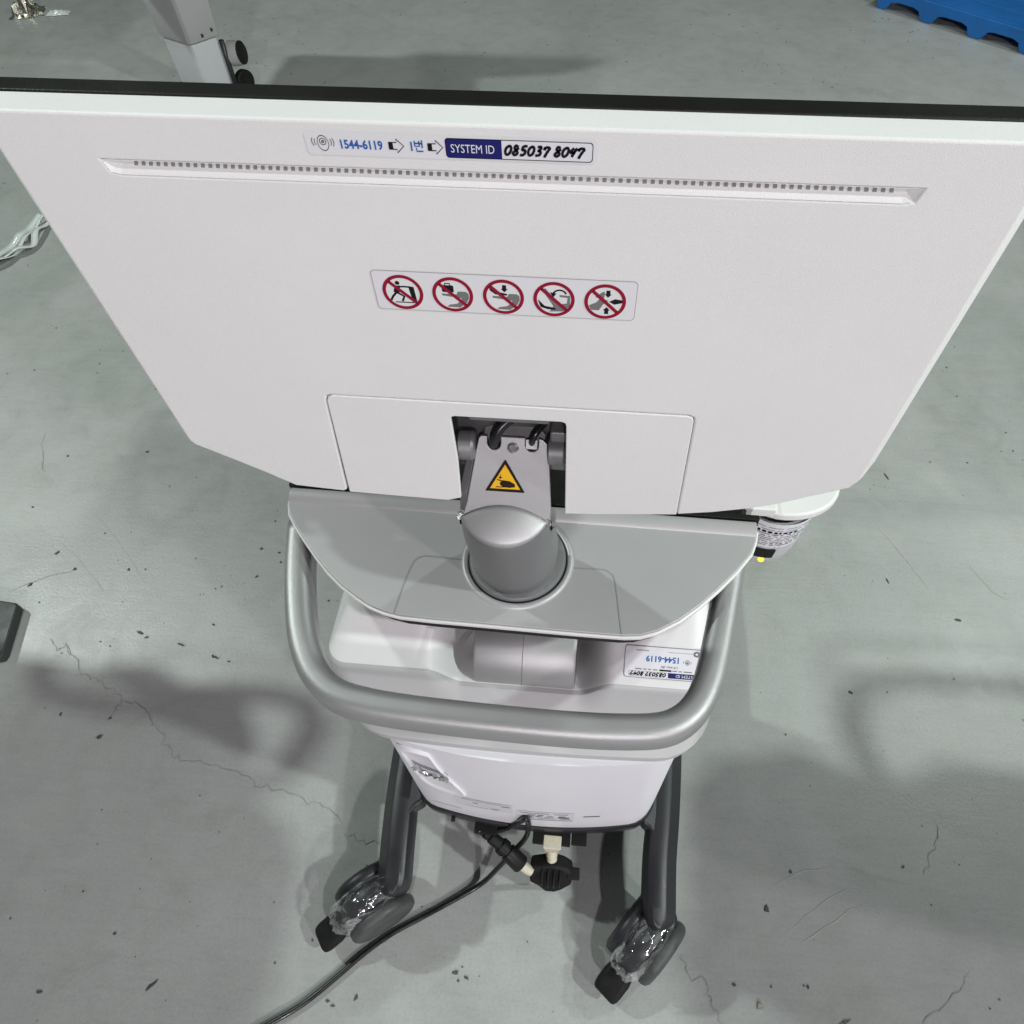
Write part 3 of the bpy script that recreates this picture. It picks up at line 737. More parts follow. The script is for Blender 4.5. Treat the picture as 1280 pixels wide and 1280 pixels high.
# service label, upside down on the sloping top at the right
A0, A1 = Vector((0, .326, .7227)), Vector((0, .365, .748))
s_v = (A1 - A0).normalized(); s_n = Vector((0, -s_v.z, s_v.y))
LO = Vector((.066, 0, 0)) + A0 + s_v * .0050
def at_slope(u, v, L): return tuple(LO + Vector((.001 * u, 0, 0)) + s_v * (.001 * v) + s_n * (.0006 + L))
d = Decal(at_slope)
lw, lh = 98, 40
d.poly(rrect(0, lw, 0, lh, 4), 'ink_grey', .0001); d.poly(rrect(.8, lw - .8, .8, lh - .8, 3.4), 'sticker_white', .0003)
base_at = d.at
d.at = lambda u, v, L: base_at(lw - u, lh - v, L)      # writing is read from the other side
d.ring(9, 6, 3.6, 1.4, 'ink_grey', 20, .0005, 1.2)
d.text('1544-6119', 29, 13.0 - 1, 10, 'ink_blue', .0005, .98, bold=.3)
d.text('고객 서비스 센터', 31, 23.2, 3.4, 'ink_black', .0005, .9)
for k, (a, b_) in enumerate([(14, 24), (26, 30), (32, 38), (56, 62), (64, 68), (70, 74), (76, 84)]):
    d.poly(rrect(a, b_, 28.2, 29.4, .2, 1), 'ink_grey', .0005)
d.poly(rrect(39, 54, 27.8, 29.9, .2, 1), 'ink_black', .0005)
d.text('www.service', 15, 4.6, 2.6, 'ink_lightgrey', .0005, 1.6) if False else d.poly(rrect(14, 44, 5.6, 6.3, .2, 1), 'ink_lightgrey', .0005)
d.poly(rrect(68, 84, 4.8, 6.6, .2, 1), 'ink_lightgrey', .0005)
d.ring(20, 17, 3.2, 2.6, 'ink_black', 20, .0005, .8); d.ring(20, 17.4, 1.3, .5, 'ink_black', 16, .0005)
for sx in (-1, 1):
    d.stroke([(20 + sx * 4.6 * math.cos(a), 17 + 3.4 * math.sin(a)) for a in [R_(-28 + 8 * k) for k in range(8)]], .5, 'ink_black', .0005)
d.poly(rrect(3, 92, 31.4, 38.0, 1.4), 'ink_grey', .0004); d.poly(rrect(3.4, 91.6, 31.8, 37.6, 1.2), 'sticker_white', .0005)
d.poly(rrect(3.2, 43, 31.6, 37.8, .4, 1), 'ink_navy', .0006)
d.text('SYSTEM ID', 6, 32.9, 5.4, 'ink_white', .0007, 1.1)
handwriting(d, '085037 8047', 45, 32.6, 4.3, 4.2, 1.3, lift=.0007)
d.build('service_label', body, 'white framed label printed upside down with a blue phone number')
# faint moulded hatch on the front slope at the right
link('moulded_hatch', me_from([], []), M['body_grey'], body) if False else None

# --- rear panel of the lower body ---------------------------------------
px0, px1 = -.2685, .1625
def pfront(x, z):          # y of the bright panel's face
    w = max(0, 1 - ((x + .052) / .2155) ** 2)
    return .270 - .026 * w - (z - .2) * .0 + .0
def panel_ring(z, k=0., sx=0.):
    pts = []; r = .045; x0 = px0 - .006 * (1 - smooth(.19, .6, z)) + sx; x1 = px1 + .006 * (1 - smooth(.19, .6, z)) - sx
    for a in range(7):
        t = R_(180 + 90 * a / 6); pts.append((x0 + r + r * math.cos(t), .270 + r + r * math.sin(t) + k))
    for j in range(1, 30): 
        pts.append((x0 + r + (x1 - x0 - 2 * r) * j / 30, .270 + k))
    for a in range(7):
        t = R_(270 + 90 * a / 6); pts.append((x1 - r + r * math.cos(t), .270 + r + r * math.sin(t) + k))
    pts += [(x1, .62), (x0, .62)]
    out = []
    for x, y in pts:
        w = max(0, 1 - ((x + .052) / .2155) ** 2) if y < .5 else 0
        out.append(Vector((x, y - .026 * w, z)))
    return out
panel = link('rear_panel', loft([panel_ring(.186, .004, .004), panel_ring(.190, .001, .001), panel_ring(.196), panel_ring(.25), panel_ring(.35), panel_ring(.45), panel_ring(.53), panel_ring(.61)]), M['panel_white'], cart, smooth='auto')
# scooped pocket at the upper left with crumpled foil in it
pk = []
for (z, xa, xb, dpt) in ((.60, -.235, -.150, .0), (.60, -.2300, -.155, -.004), (.60, -.226, -.16, -.0005)):
    pass
def on_panel(x, z, lift=.001): return (x, pfront(x, z) - lift, z)
def pocket_pts(k):       # outline of the pocket, k shrinks it
    pts = [(-.236, .585), (-.234, .50), (-.229, .43), (-.219, .385), (-.200, .365), (-.172, .356), (-.158, .362), (-.157, .385), (-.170, .45), (-.182, .52), (-.188, .585)]
    c = (-.197, .47)
    return [(c[0] + (x - c[0]) * k, c[1] + (z - c[1]) * k) for x, z in pts]
rings = [[Vector(on_panel(x, z, l)) for x, z in [tuple(q)[:2] for q in catmull([(a, b_, 0) for a, b_ in pocket_pts(k)], 4)]] for k, l in ((1.0, .0002), (.965, .0035), (.90, .0042), (.84, .0022), (.72, .0012))]
link('pocket_rim', loft(rings, True, False, True), M['panel_white'], panel, smooth=True)
random.seed(11)
bm = bmesh.new()
NX, NZ = 12, 7; G = {}
for i in range(NX):
    for j in range(NZ):
        x = -.222 + .050 * i / (NX - 1) + random.uniform(-.0015, .0015); z = .50 + .022 * j / (NZ - 1) - .030 * i / (NX - 1) + random.uniform(-.002, .002)
        G[i, j] = bm.verts.new((x, pfront(x, z) - .005 - random.uniform(0, .008), z))
for i in range(NX - 1):
    for j in range(NZ - 1): bm.faces.new((G[i, j], G[i + 1, j], G[i + 1, j + 1], G[i, j + 1]))
link('crumpled_foil', bm_mesh(bm), M['steel'], panel)
# stickers low on the panel
def at_panel(u, v, L): return on_panel(u * .001, v * .001, .0006 + L)
def strip(d, x0, x1, z0, z1, key, L, n_=8, skew=0.):
    for k in range(n_):
        a = x0 + (x1 - x0) * k / n_; b_ = x0 + (x1 - x0) * (k + 1) / n_
        sa = skew * (a - x0); sb = skew * (b_ - x0)
        d.poly([(a, z0 + sa), (b_, z0 + sb), (b_, z1 + sb), (a, z1 + sa)], key, L)
d = Decal(at_panel)
strip(d, -75, 22, 252, 318, 'sticker_white', .0001, 10)
for k, (a, b_, c, e) in enumerate([(-70, -20, 305, 309), (-12, 12, 303, 307), (-58, -44, 292, 297), (-40, -30, 291, 296), (-24, -14, 289, 293), (-4, 8, 287, 292), (-60, -50, 278, 284), (-42, -32, 280, 285),
                                   (-28, -12, 277, 282), (-6, 14, 277, 284), (-64, -46, 268, 271), (-40, -8, 268, 271), (-2, 16, 268, 272)]):
    strip(d, a, b_, c, e, 'ink_black' if k in (3, 5, 9, 6) else 'ink_grey', .0003, 3)
strip(d, -72, 20, 254, 261, 'ink_lightgrey', .0003, 8)
d.text('CE', -66, 288, 9, 'ink_black', .0003, .9) if False else None
for k in range(14):
    strip(d, -66 + k * 2.1, -65.2 + k * 2.1 + (k % 3) * .4, 283, 288, 'ink_black', .0003, 1)
d.build('type_plate', panel, 'white printed type plate with grey strip beneath')
d = Decal(at_panel)
strip(d, -180, -82, 285, 345, 'sticker', .0002, 10); strip(d, -168, -100, 335, 338, 'ink_lightgrey', .0004, 6)
strip(d, -150, -140, 318, 323, 'ink_grey', .0004, 2); strip(d, -120, -106, 296, 301, 'ink_grey', .0004, 2); strip(d, -165, -125, 292, 294, 'ink_lightgrey', .0004, 4)
strip(d, -100, -86, 326, 332, 'ink_grey', .0004, 2)
d.build('clear_pouch', panel, 'thin clear document pouch with faint grey print')
d = Decal(at_panel); strip(d, 38, 66, 287, 292, 'ink_grey', .0002, 3); d.build('small_print', panel)
d = Decal(at_panel); strip(d, -232, -176, 246, 248.5, 'ink_lightgrey', .0002, 4); d.build('small_print', panel)

# --- dark base, legs -----------------------------------------------------
def base_ring(z, k, r_=0.):
    return [Vector((p.x * 1. + (k if p.x > -.05 else -k) * min(1, abs(p.x + .052) / .2), p.y - k * (1 if p.y < .5 else -1), z)) for p in panel_ring(.19)]
base = link('base', loft([base_ring(.145, -.006), base_ring(.150, .001), base_ring(.156, .003), base_ring(.183, .003), base_ring(.188, .001), base_ring(.189, -.002)]), M['base'], cart, smooth='auto')
# inlet frame and slots under the rear edge
for a in ((-.160, -.118, .229, .26, .149, .158), (-.050, .02, .222, .26, .143, .156), (.022, .050, .2245, .26, .150, .157), (-.205, -.198, .2445, .26, .158, .166)):
    link('connector_inlet', box_mesh(*a), M['black'], base, bevel=.001)
LS = []
def leg_section(w, h):
    return [(-w * .5, -h), (-w * .5, -h * .30), (-w * .42, -h * .08), (-w * .26, 0), (w * .02, 0), (w * .16, -h * .06), (w * .5, -h * .55), (w * .5, -h)]
def make_leg(sgn, pts, w=.061, h=.062):
    path = catmull(pts, 8); sec = leg_section(w, h)
    if sgn > 0: sec = [(-a, b_) for a, b_ in sec][::-1]
    rings = []; n_ = len(path)
    for i, p in enumerate(path):
        t = (path[min(i + 1, n_ - 1)] - path[max(i - 1, 0)]); t.z = 0; t.normalize()
        s = Vector((-t.y, t.x, 0))
        rem = (path[-1] - p).length
        rings.append([p - s * a + Vector((0, 0, b_)) for a, b_ in sec])
    # rounded toe
    t = (path[-1] - path[-3]); t.z = 0; t.normalize(); s = Vector((-t.y, t.x, 0))
    for q in (25, 50, 70, 84):
        k = math.cos(R_(q)); f_ = math.sin(R_(q)) * w * .5
        rings.append([path[-1] + t * f_ - s * (a * k) + Vector((0, 0, b_ - (1 - k) * .012 * (1 if b_ > -h * .5 else 0))) for a, b_ in sec])
    o = link('leg', loft(rings), M['base'], cart, bevel=.004, seg=3)
    return o
legL = make_leg(-1, [(-.318, .60, .168), (-.318, .42, .168), (-.314, .30, .166), (-.308, .22, .162), (-.302, .146, .152)])
legR = make_leg(1, [(.205, .60, .168), (.203, .42, .168), (.196, .30, .166), (.189, .22, .162), (.187, .134, .152)])
make_leg(-1, [(-.318, .58, .168), (-.322, .80, .165), (-.330, 1.02, .152)]); make_leg(1, [(.205, .58, .168), (.215, .80, .165), (.222, 1.0, .152)])
# webs joining base corners to the legs
for sg, xs in ((-1, (-.296, -.262)), (1, (.183, .150))):
    xa, xb = xs
    link('leg_web', loft([[Vector((xa, .235, .115)), Vector((xa, .235, .157)), Vector((xa, .36, .172)), Vector((xa, .36, .115))],
                          [Vector(((xa + xb) / 2, .262, .118)), Vector(((xa + xb) / 2, .262, .165)), Vector(((xa + xb) / 2, .37, .175)), Vector(((xa + xb) / 2, .37, .118))],
                          [Vector((xb, .272, .120)), Vector((xb, .272, .172)), Vector((xb, .38, .178)), Vector((xb, .38, .12))]]), M['base'], base, bevel=.008, seg=3)

# --- casters ----------------------------------------------------------------
def wheel_mesh():
    r = .0625
    return lathe((0, 0, 0), (1, 0, 0), [(.0005, .0030), (.020, .0030), (.024, .0), (r - .014, -.0005), (r - .008, .001), (r - .002, .0055), (r, .010), (r, .017), (r - .002, .0225), (r - .008, .027), (r - .014, .028), (.030, .028), (.024, .025), (.0005, .025)], 48)
wm = wheel_mesh()
def hood_mesh():
    rings = []
    for x, k in ((-.0205, .84), (-.0185, .93), (-.010, 1.), (.010, 1.), (.0185, .93), (.0205, .84)):
        prof = []
        for a in range(0, 181, 12):
            rr = .066 * k
            prof.append(Vector((x, -rr * math.cos(R_(a)), .060 + rr * math.sin(R_(a)) * .98)))
        prof += [Vector((x, .045, .045)), Vector((x, -.045, .045))]
        rings.append(prof)
    return loft(rings)
def wrap_mesh():
    bm = bmesh.new(); random.seed(7); NU, NV = 34, 24; G = {}
    for i in range(NU):
        for j in range(NV):
            u = i / (NU - 1); w = j / (NV - 1)
            # saddle over the trailing half of the hood
            a = R_(20 + 112 * u); q = (w - .5) * 2
            e = abs(q) ** 3
            r = .079 - .020 * e; x = .030 * math.copysign(min(1, abs(q) ** .8), q)
            n_ = noise.noise(Vector((u * 5, w * 4, 3))) * .006 + abs(noise.noise(Vector((u * 12, w * 9, 8)))) * .006
            G[i, j] = bm.verts.new((x + .002 * noise.noise(Vector((u * 7, w * 6, 1))), -(r + n_) * math.cos(a) - .006, .058 + (r + n_) * math.sin(a)))
    for i in range(NU - 1):
        for j in range(NV - 1): bm.faces.new((G[i, j], G[i + 1, j], G[i + 1, j + 1], G[i, j + 1]))
    return bm_mesh(bm)
def pedal_mesh():
    rings = []
    for y, k in ((-.120, .70), (-.118, .86), (-.112, .96), (-.104, 1.), (-.082, 1.), (-.072, .92), (-.066, .8)):
        h0 = .036 + (y + .118) * .50
        rings.append([Vector((a * k, y, h0 + b_ * k)) for a, b_ in rrect(-.026, .026, -.015, .015, .012, 5)])
    return loft(rings)
def deck_mesh():
    return lathe((0, .034, .070), (0, 0, 1), [(.032, 0), (.032, .028), (.026, .034), (.012, .036), (.012, .045)], 28)
hm, wrm, pm, sm_ = hood_mesh(), wrap_mesh(), pedal_mesh(), deck_mesh()
def make_caster(x, y, ang, wrapped=True):
    """ang: heading of the trailing pedal, measured from -y towards -x"""
    c = bpy.data.objects.new('caster', hm); COL.objects.link(c)
    if not hm.materials: hm.materials.append(M['base']); hm.polygons.foreach_set('use_smooth', [True] * len(hm.polygons)); hm.set_sharp_from_angle(angle=R_(40))
    c.parent = cart; c.matrix_parent_inverse = Matrix.Translation(-Vector(cart.location))
    c.location = (x, y, 0); c.rotation_euler = (0, 0, -R_(ang))
    def sub(name, me, m_, loc=(0, 0, 0), rot=(0, 0, 0), sm=True):
        if not me.materials:
            me.materials.append(m_)
            if sm: me.polygons.foreach_set('use_smooth', [True] * len(me.polygons)); me.set_sharp_from_angle(angle=R_(40))
        o = bpy.data.objects.new(name, me); COL.objects.link(o); o.parent = c; o.location = loc; o.rotation_euler = rot; return o
    sub('wheel', wm, M['wheel'], (.0215, 0, .0627)); w2 = sub('wheel', wm.copy(), M['base'], (-.0215, 0, .0627), (0, 0, R_(180))); w2.data.materials.clear(); w2.data.materials.append(M['base'])
    sub('brake_pedal', pm, M['rubber']); sub('swivel_housing', sm_, M['base'])
    if wrapped: sub('plastic_wrap', wrm, M['film'])
    return c
cl = make_caster(-.341, .113, 52)
cr = make_caster(.170, .097, 38)
make_caster(-.335, 1.03, 10, False); make_caster(.215, 1.01, -20, False)

# --- gel warmer at the right of the deck -------------------------------------
gx, gy = .247, .545
gw = link('gel_warmer', lathe((gx, gy, .735), (0, 0, 1), [(.0385, -.002), (.0435, .004), (.0475, .03), (.0500, .07), (.0520, .105), (.0455, .105), (.043, .02), (.001, .02)], 56), M['warm_frost'], cart, smooth='auto')
# white rim plate with an ear reaching right
ear = []
for a in range(0, 360, 10):
    t = R_(a); rr = .056
    x = gx + rr * math.cos(t) * (1.0 if math.cos(t) < 0 else 1.28); y = gy + .004 + rr * math.sin(t) * (1.0 if math.sin(t) < 0 else 1.3)
    ear.append((x, y))
rim_o = prism(ear, lambda x, y: (x, y, .852), (0, 0, .014))
link('warmer_rim', rim_o, M['warm_white'], gw, bevel=.004, seg=3)
bm = bmesh.new(); box(bm, .175, .235, .495, .54, .856, .872); link('warmer_bracket', bm_mesh(bm), M['warm_white'], gw, bevel=.003, seg=3)
def at_cup(u, v, L):      # u degrees around, v mm above the cup's base
    a = R_(-90 + u); z = .745 + v * .001
    r = .0475 + (v - 30) * .0000625 + .0006 + L
    return (gx + r * math.cos(a), gy + r * math.sin(a), z)
d = Decal(at_cup)
def cupstrip(u0, u1, v0, v1, key, L):
    n_ = max(1, int((u1 - u0) / 8))
    for k in range(n_):
        a = u0 + (u1 - u0) * k / n_; b_ = u0 + (u1 - u0) * (k + 1) / n_
        d.poly([(a, v0), (b_, v0), (b_, v1), (a, v1)], key, L)
cupstrip(-62, 66, 42, 100, 'sticker_white', .0001)
random.seed(5)
for v in (48, 52, 56.5, 61, 65, 69.5, 74, 84.5, 90):
    u = -56
    while u < 58:
        w = random.uniform(6, 26)
        if u + w < 62: cupstrip(u, u + w, v, v + (1.5 if v < 80 else 1.2), 'ink_grey' if random.random() < .75 else 'ink_black', .0004)
        u += w + random.uniform(2, 5)
u = -50
while u < 26:
    w = random.uniform(3, 6); cupstrip(u, u + w, 77.5, 82, 'ink_black', .0004); u += w + random.uniform(1, 3)
d.build('warmer_label', gw, 'white printed label wrapped round the warmer')
bm = bmesh.new()
sw = []
def cup_patch(u0, u1, v0, v1, t):
    vs = []; fs = []; n_ = 6
    for k in range(n_ + 1):
        a = u0 + (u1 - u0) * k / n_
        vs += [at_cup(a, v0, t), at_cup(a, v1, t), at_cup(a, v0, -.001), at_cup(a, v1, -.001)]
    for k in range(n_):
        b_ = 4 * k; e = b_ + 4
        fs += [(b_, e, e + 1, b_ + 1), (b_ + 1, e + 1, e + 3, b_ + 3), (b_, b_ + 2, e + 2, e)]
    fs += [(0, 1, 3, 2), (4 * n_, 4 * n_ + 2, 4 * n_ + 3, 4 * n_ + 1)]
    return me_from(vs, fs)
link('power_switch', cup_patch(-46, 10, 18, 38, .0025), M['black'], gw)
link('indicator_light', lathe(at_cup(-4, 10, 0), (math.cos(R_(-94)), math.sin(R_(-94)), .3), [(.0042, 0), (.0040, .002), (.002, .0034), (.0002, .0036)], 20), M['led'], gw, smooth=True)

# ------------------------------------------------------------------ power cable and plugs
pc = link('power_cable', tube([(-.151, .236, .142), (-.128, .236, .146), (-.100, .241, .165), (-.078, .243, .22), (-.068, .238, .262), (-.0615, .2375, .285), (-.0575, .2365, .280), (-.0565, .236, .262), (-.057, .238, .21), (-.064, .228, .155), (-.089, .210, .10),
     (-.118, .186, .05), (-.151, .160, .015), (-0.2098, 0.1238, 0.0060), (-0.2598, 0.0937, 0.0060), (-0.3088, 0.0641, 0.0060), (-0.3549, 0.0276, 0.0060), (-0.3982, -0.0139, 0.0060), (-0.4468, -0.0572, 0.0060), (-0.5027, -0.0940, 0.0060), (-0.5809, -0.1453, 0.0060), (-0.6808, -0.1871, 0.0060)], .0049, 14, 8), M['cable'], smooth=True)
tag(pc, 'glossy black power cable snaking over the floor to the lower left', 'cable')
def ribbed(p0, p1, prof, name, m_, parent):
    p0, p1 = Vector(p0), Vector(p1); L = (p1 - p0).length
    return link(name, lathe(p0, p1 - p0, [(r, h * L) for r, h in prof], 20), m_, parent, smooth='auto')
plug = thing('inline_plug', 'black ribbed inline plug hanging diagonally under the base edge, left of the cream connector', 'plug', (-.11, .22, .12))
ribbed((-.153, .240, .150), (-.110, .218, .128), [(.006, 0), (.0085, .05), (.0085, .2), (.0075, .25), (.0095, .3), (.0095, .45), (.008, .5), (.011, .55), (.012, .98), (.010, 1.)], 'strain_relief', M['rubber'], plug)
ribbed((-.112, .219, .129), (-.068, .190, .104), [(.012, 0), (.0155, .05), (.0160, .25), (.0130, .28), (.0130, .34), (.0165, .38), (.0170, .95), (.0150, 1.)], 'plug_body', M['black'], plug)
ribbed((-.070, .191, .105), (-.048, .181, .096), [(.010, 0), (.0095, .6), (.008, 1.)], 'plug_collar', M['cream'], plug)
ribbed((-.150, .2325, .158), (-.148, .2315, .128), [(.0015, 0), (.0017, .5), (.0015, 1.)], 'wire_clip', M['steel'], plug)
cc2 = thing('cream_connector', 'yellowed cream connector with ribbed tapering neck hanging from the centre of the base', 'connector', (-.014, .22, .12))
bm = bmesh.new(); box(bm, -.0295, .0010, .214, .232, .136, .152)
link('connector_shell', loft([[Vector((-.030, .214, .158)), Vector((.004, .214, .158)), Vector((.004, .238, .158)), Vector((-.030, .238, .158))],
                              [Vector((-.0255, .212, .128)), Vector((-.0015, .212, .128)), Vector((-.0015, .228, .128)), Vector((-.0255, .228, .128))]]), M['cream'], cc2, bevel=.002)
bm.free()
ribbed((-.0135, .219, .130), (-.011, .196, .098), [(.0105, 0), (.0115, .08), (.0095, .15), (.0095, .22), (.0108, .28), (.0108, .38), (.0085, .44), (.0085, .5), (.0098, .56), (.0098, .66), (.0072, .72), (.0082, .8), (.0055, 1.)], 'ribbed_neck', M['cream'], cc2)
bp = thing('black_plug', 'chunky black mains plug with stepped end hanging below the cream connector', 'plug', (-.008, .18, .09))
hexp = [(-.052, .103), (-.030, .108), (-.010, .112), (.012, .108), (.028, .100), (.028, .078), (.010, .066), (-.004, .060), (-.022, .060), (-.036, .070), (-.052, .076)]
link('plug_body', prism(hexp, lambda x, z: (x, .172 + (z - .085) * .75, z), (0, .026, -.004)), M['rubber'], bp, bevel=.005, seg=3)
bm = bmesh.new()
box(bm, .018, .042, .176, .196, .078, .098)
for k in range(4): box(bm, -.030 + k * .011, -.0255 + k * .011, .1585 + abs(k - 1.5) * .002, .20, .064 + abs(k - 1.5) * .002, .106)
link('plug_ridges', bm_mesh(bm), M['black'], bp, bevel=.002)

# ------------------------------------------------------------------ second machine, far left, mostly out of frame
fm = thing('equipment_pedestal', 'grey pedestal of another machine with a black caster, at the top left of the floor', 'medical machine', (-1.85, 3.35, 0))
F0, FL, FR = Vector((-1.818, 3.217)), Vector((-1.981, 3.300)), Vector((-1.736, 3.315))
FB = FL + FR - F0
def quad(k, z, c=((F0 + FB) / 2)):
    out = []
    for a, b_ in ((FL, F0), (F0, FR), (FR, FB), (FB, FL)):
        for t in (.06, .5, .94):
            q = a.lerp(b_, t); q = c + (q - c) * k; out.append(Vector((q.x, q.y, z)))
    return out
link('lower_column', loft([quad(.98, .05), quad(1., .08), quad(1.03, .262), quad(1.0, .275)]), M['far_light'], fm, bevel=.006)
link('upper_column', loft([quad(1.10, .278), quad(1.14, .285), quad(1.22, .42), quad(1.25, .80), quad(1.2, .82)]), M['far_grey'], fm, bevel=.008)
for a in ((.45, .30), (.78, .31)):
    q = F0.lerp(FR, a[0]); c = (F0 + FB) / 2; q = c + (q - c) * 1.15
    link('screw', cyl((q.x, q.y + .001, a[1]), (-.3, -1, 0), .007, .006, 12), M['base'], fm)
link('edge_trim', tube([(FR.x + .008, FR.y, .07), (FR.x + .012, FR.y, .26)], .012, 8, 2), M['base'], fm, smooth=True)
link('console', box_mesh(-2.25, -1.45, 2.95, 3.55, .82, .90), M['far_grey'], fm, bevel=.02)
link('monitor', prism([(-2.2, 1.0), (-1.5, 1.0), (-1.38, 1.16), (-1.5, 1.45), (-2.2, 1.45)], lambda x, z: (x, 3.35, z), (0, .06, 0)), M['far_grey'], fm, bevel=.02)
link('monitor_post', box_mesh(-1.9, -1.8, 3.3, 3.36, .88, 1.05), M['far_grey'], fm)
kq = Z0 = None
link('foot_knob', lathe((-1.720, 3.36, .19), (1, 0, .1), [(.05, 0), (.05, .02), (.047, .045), (.03, .05), (.001, .05)], 24), M['far_grey'], fm, smooth='auto')
link('knob_cap', lathe((-1.672, 3.36, .195), (1, 0, .1), [(.046, 0), (.046, .006), (.04, .010), (.001, .010)], 24), M['black'], fm, smooth='auto')
link('caster', lathe((-1.735, 3.40, .06), (.9, -.45, 0), [(.03, 0), (.046, .004), (.050, .010), (.050, .03), (.045, .036), (.001, .036)], 28), M['rubber'], fm, smooth='auto')
link('foot_bar', tube([(-2.15, 3.22, .03), (-2.02, 3.32, .05), (-1.9, 3.40, .06)], .022, 10, 3), M['base'], fm, smooth=True)

# ------------------------------------------------------------------ unseen machines added outside the view to cast shadows on the floor
def shadow_cart(label, cx, cy, top, grip, screen):
    t = thing('added_shadow_cart', label, 'medical machine', (cx, cy, 0), 'unseen machines added for their shadows')
    def put(name, me, m_, **k): return link(name, me, m_, t, **k)
    put('base', prism([(cx - .24, cy - .30), (cx + .24, cy - .30), (cx + .26, cy + .28), (cx - .26, cy + .28)], lambda x, y: (x, y, .10), (0, 0, .07)), M['base'], bevel=.02)
    put('cabinet', prism(rrect(cx - .19, cx + .19, cy - .18, cy + .22, .04), lambda x, y: (x, y, .17), (0, 0, .50)), M['body_white'], bevel=.02)
    put('column', prism(rrect(cx - .06, cx + .06, cy - .06, cy + .08, .02), lambda x, y: (x, y, .67), (0, 0, .15)), M['silver'])
    put('console', prism(top, lambda x, y: (x, y, .82), (0, 0, .06)), M['far_light'], bevel=.015)
    put('handle', sweep(catmull(grip, 6), rrect(-.019, .019, -.019, .019, .009, 3)), M['silver'], smooth=True)
    put('monitor_post', prism(rrect(cx - .03, cx + .03, cy - .03, cy + .03, .01), lambda x, y: (x, y, .88), (0, 0, .20)), M['silver_dark'])
    sx, sy = screen
    put('monitor', prism([(sx - .27, 1.04), (sx + .27, 1.04), (sx + .27, 1.37), (sx - .27, 1.37)], lambda x, z: (x, sy, z), (0, .035, 0)), M['white'], bevel=.01)
    for x, y in ((-.22, -.27), (.22, -.27), (-.24, .25), (.24, .25)):
        put('caster', lathe((cx + x - .015, cy + y, .055), (1, 0, 0), [(.02, 0), (.052, .003), (.055, .01), (.055, .02), (.052, .027), (.02, .03)], 24), M['rubber'], smooth='auto')
shadow_cart('unseen white machine added beyond the left edge to shade the lower left floor', -2.02, .40,
          [(-2.4, .12), (-1.40, .06), (-1.33, .16), (-1.33, .52), (-1.37, .58), (-1.46, .61), (-1.47, .72), (-1.52, .79), (-1.62, .80), (-1.70, .835), (-1.82, .82), (-2.4, .84)],  # console outline shaped for the scalloped shadow it throws
          [(-1.50, .60, .86), (-1.40, .66, .86), (-1.37, .76, .86), (-1.45, .80, .86), (-1.60, .79, .86)], (-1.95, .3))
shadow_cart('unseen white machine added beyond the right edge to shade the right floor', 1.66, -.14,
          [(1.00, -.36), (1.9, -.50), (1.98, .22), (1.46, .245), (1.34, .19), (1.20, .245), (1.06, .22), (.995, .15)],
          [(1.33, .20, .86), (1.305, .30, .86), (1.36, .385, .86), (1.58, .405, .86), (1.85, .39, .86), (1.93, .22, .86)], (1.64, -.2))  # grip loop placed to throw a ring-shaped shadow

# ------------------------------------------------------------------ blue pallet, top right
pal = thing('plastic_pallet', 'blue plastic pallet with arched feet along its edge', 'pallet', (1.46, 4.61, 0))
pA, pB = Vector((1.452, 4.61)), Vector((2.061, 4.063))
pd = (pB - pA).normalized(); pn = Vector((-pd.y, pd.x))
if pn.y < 0: pn = -pn
PH = .095; PL = 1.35; PW = 1.0; pitch = (pB - pA).length / 3
def pal3(s, z, w=0.): q = pA + pd * s + pn * w; return (q.x, q.y, z)
prof = [(-.012, 0), (-.012, PH), (PL, PH)]
edge = []
s = -.012; k = 0
edge += [(s, 0), (s + .05, 0)]
while s + pitch < PL:
    a = s + .06; b_ = s + pitch - .015
    edge += [(a, .012), (a + .018, .040), (a + .05, .047), (b_ - .05, .047), (b_ - .018, .038), (b_, .010), (b_ + .015, 0), (b_ + .055, 0)]
    s += pitch
edge += [(PL, 0), (PL, PH), (-.012, PH)]
link('side_skirt', prism(edge, lambda s_, z: pal3(s_, z), tuple(Vector((pn.x, pn.y, 0)) * .035)), M['blue_plastic'], pal, bevel=.004)
link('side_skirt', prism([(x_, z_) for x_, z_ in edge], lambda s_, z: pal3(s_, z, PW - .035), tuple(Vector((pn.x, pn.y, 0)) * .035)), M['blue_plastic'], pal)
for k in range(6):
    w0 = .038 + k * (PW - .076) / 6
    link('deck_board', prism([(-.010, 0), (PL - .002, 0), (PL - .002, (PW - .076) / 6 - .008), (-.010, (PW - .076) / 6 - .008)], lambda s_, t: pal3(s_, PH - .012, w0 + t), (0, 0, .011)), M['blue_plastic'], pal, bevel=.003)

# ------------------------------------------------------------------ dark pad at the left edge
pad_out = [(-1.3789, 0.6698), (-1.3884, 0.6757), (-1.5181, 0.6853), (-1.6434, 0.5533), (-1.4506, 0.5041), (-1.3478, 0.5327), (-1.3478, 0.5469)]
o = link('dark_pad', prism(pad_out, lambda x, y: (x, y, .03), (0, 0, -.028)), M['case'], bevel=.005, seg=3)
tag(o, 'dark rubbery pad corner lying on the floor at the left edge', 'pad')

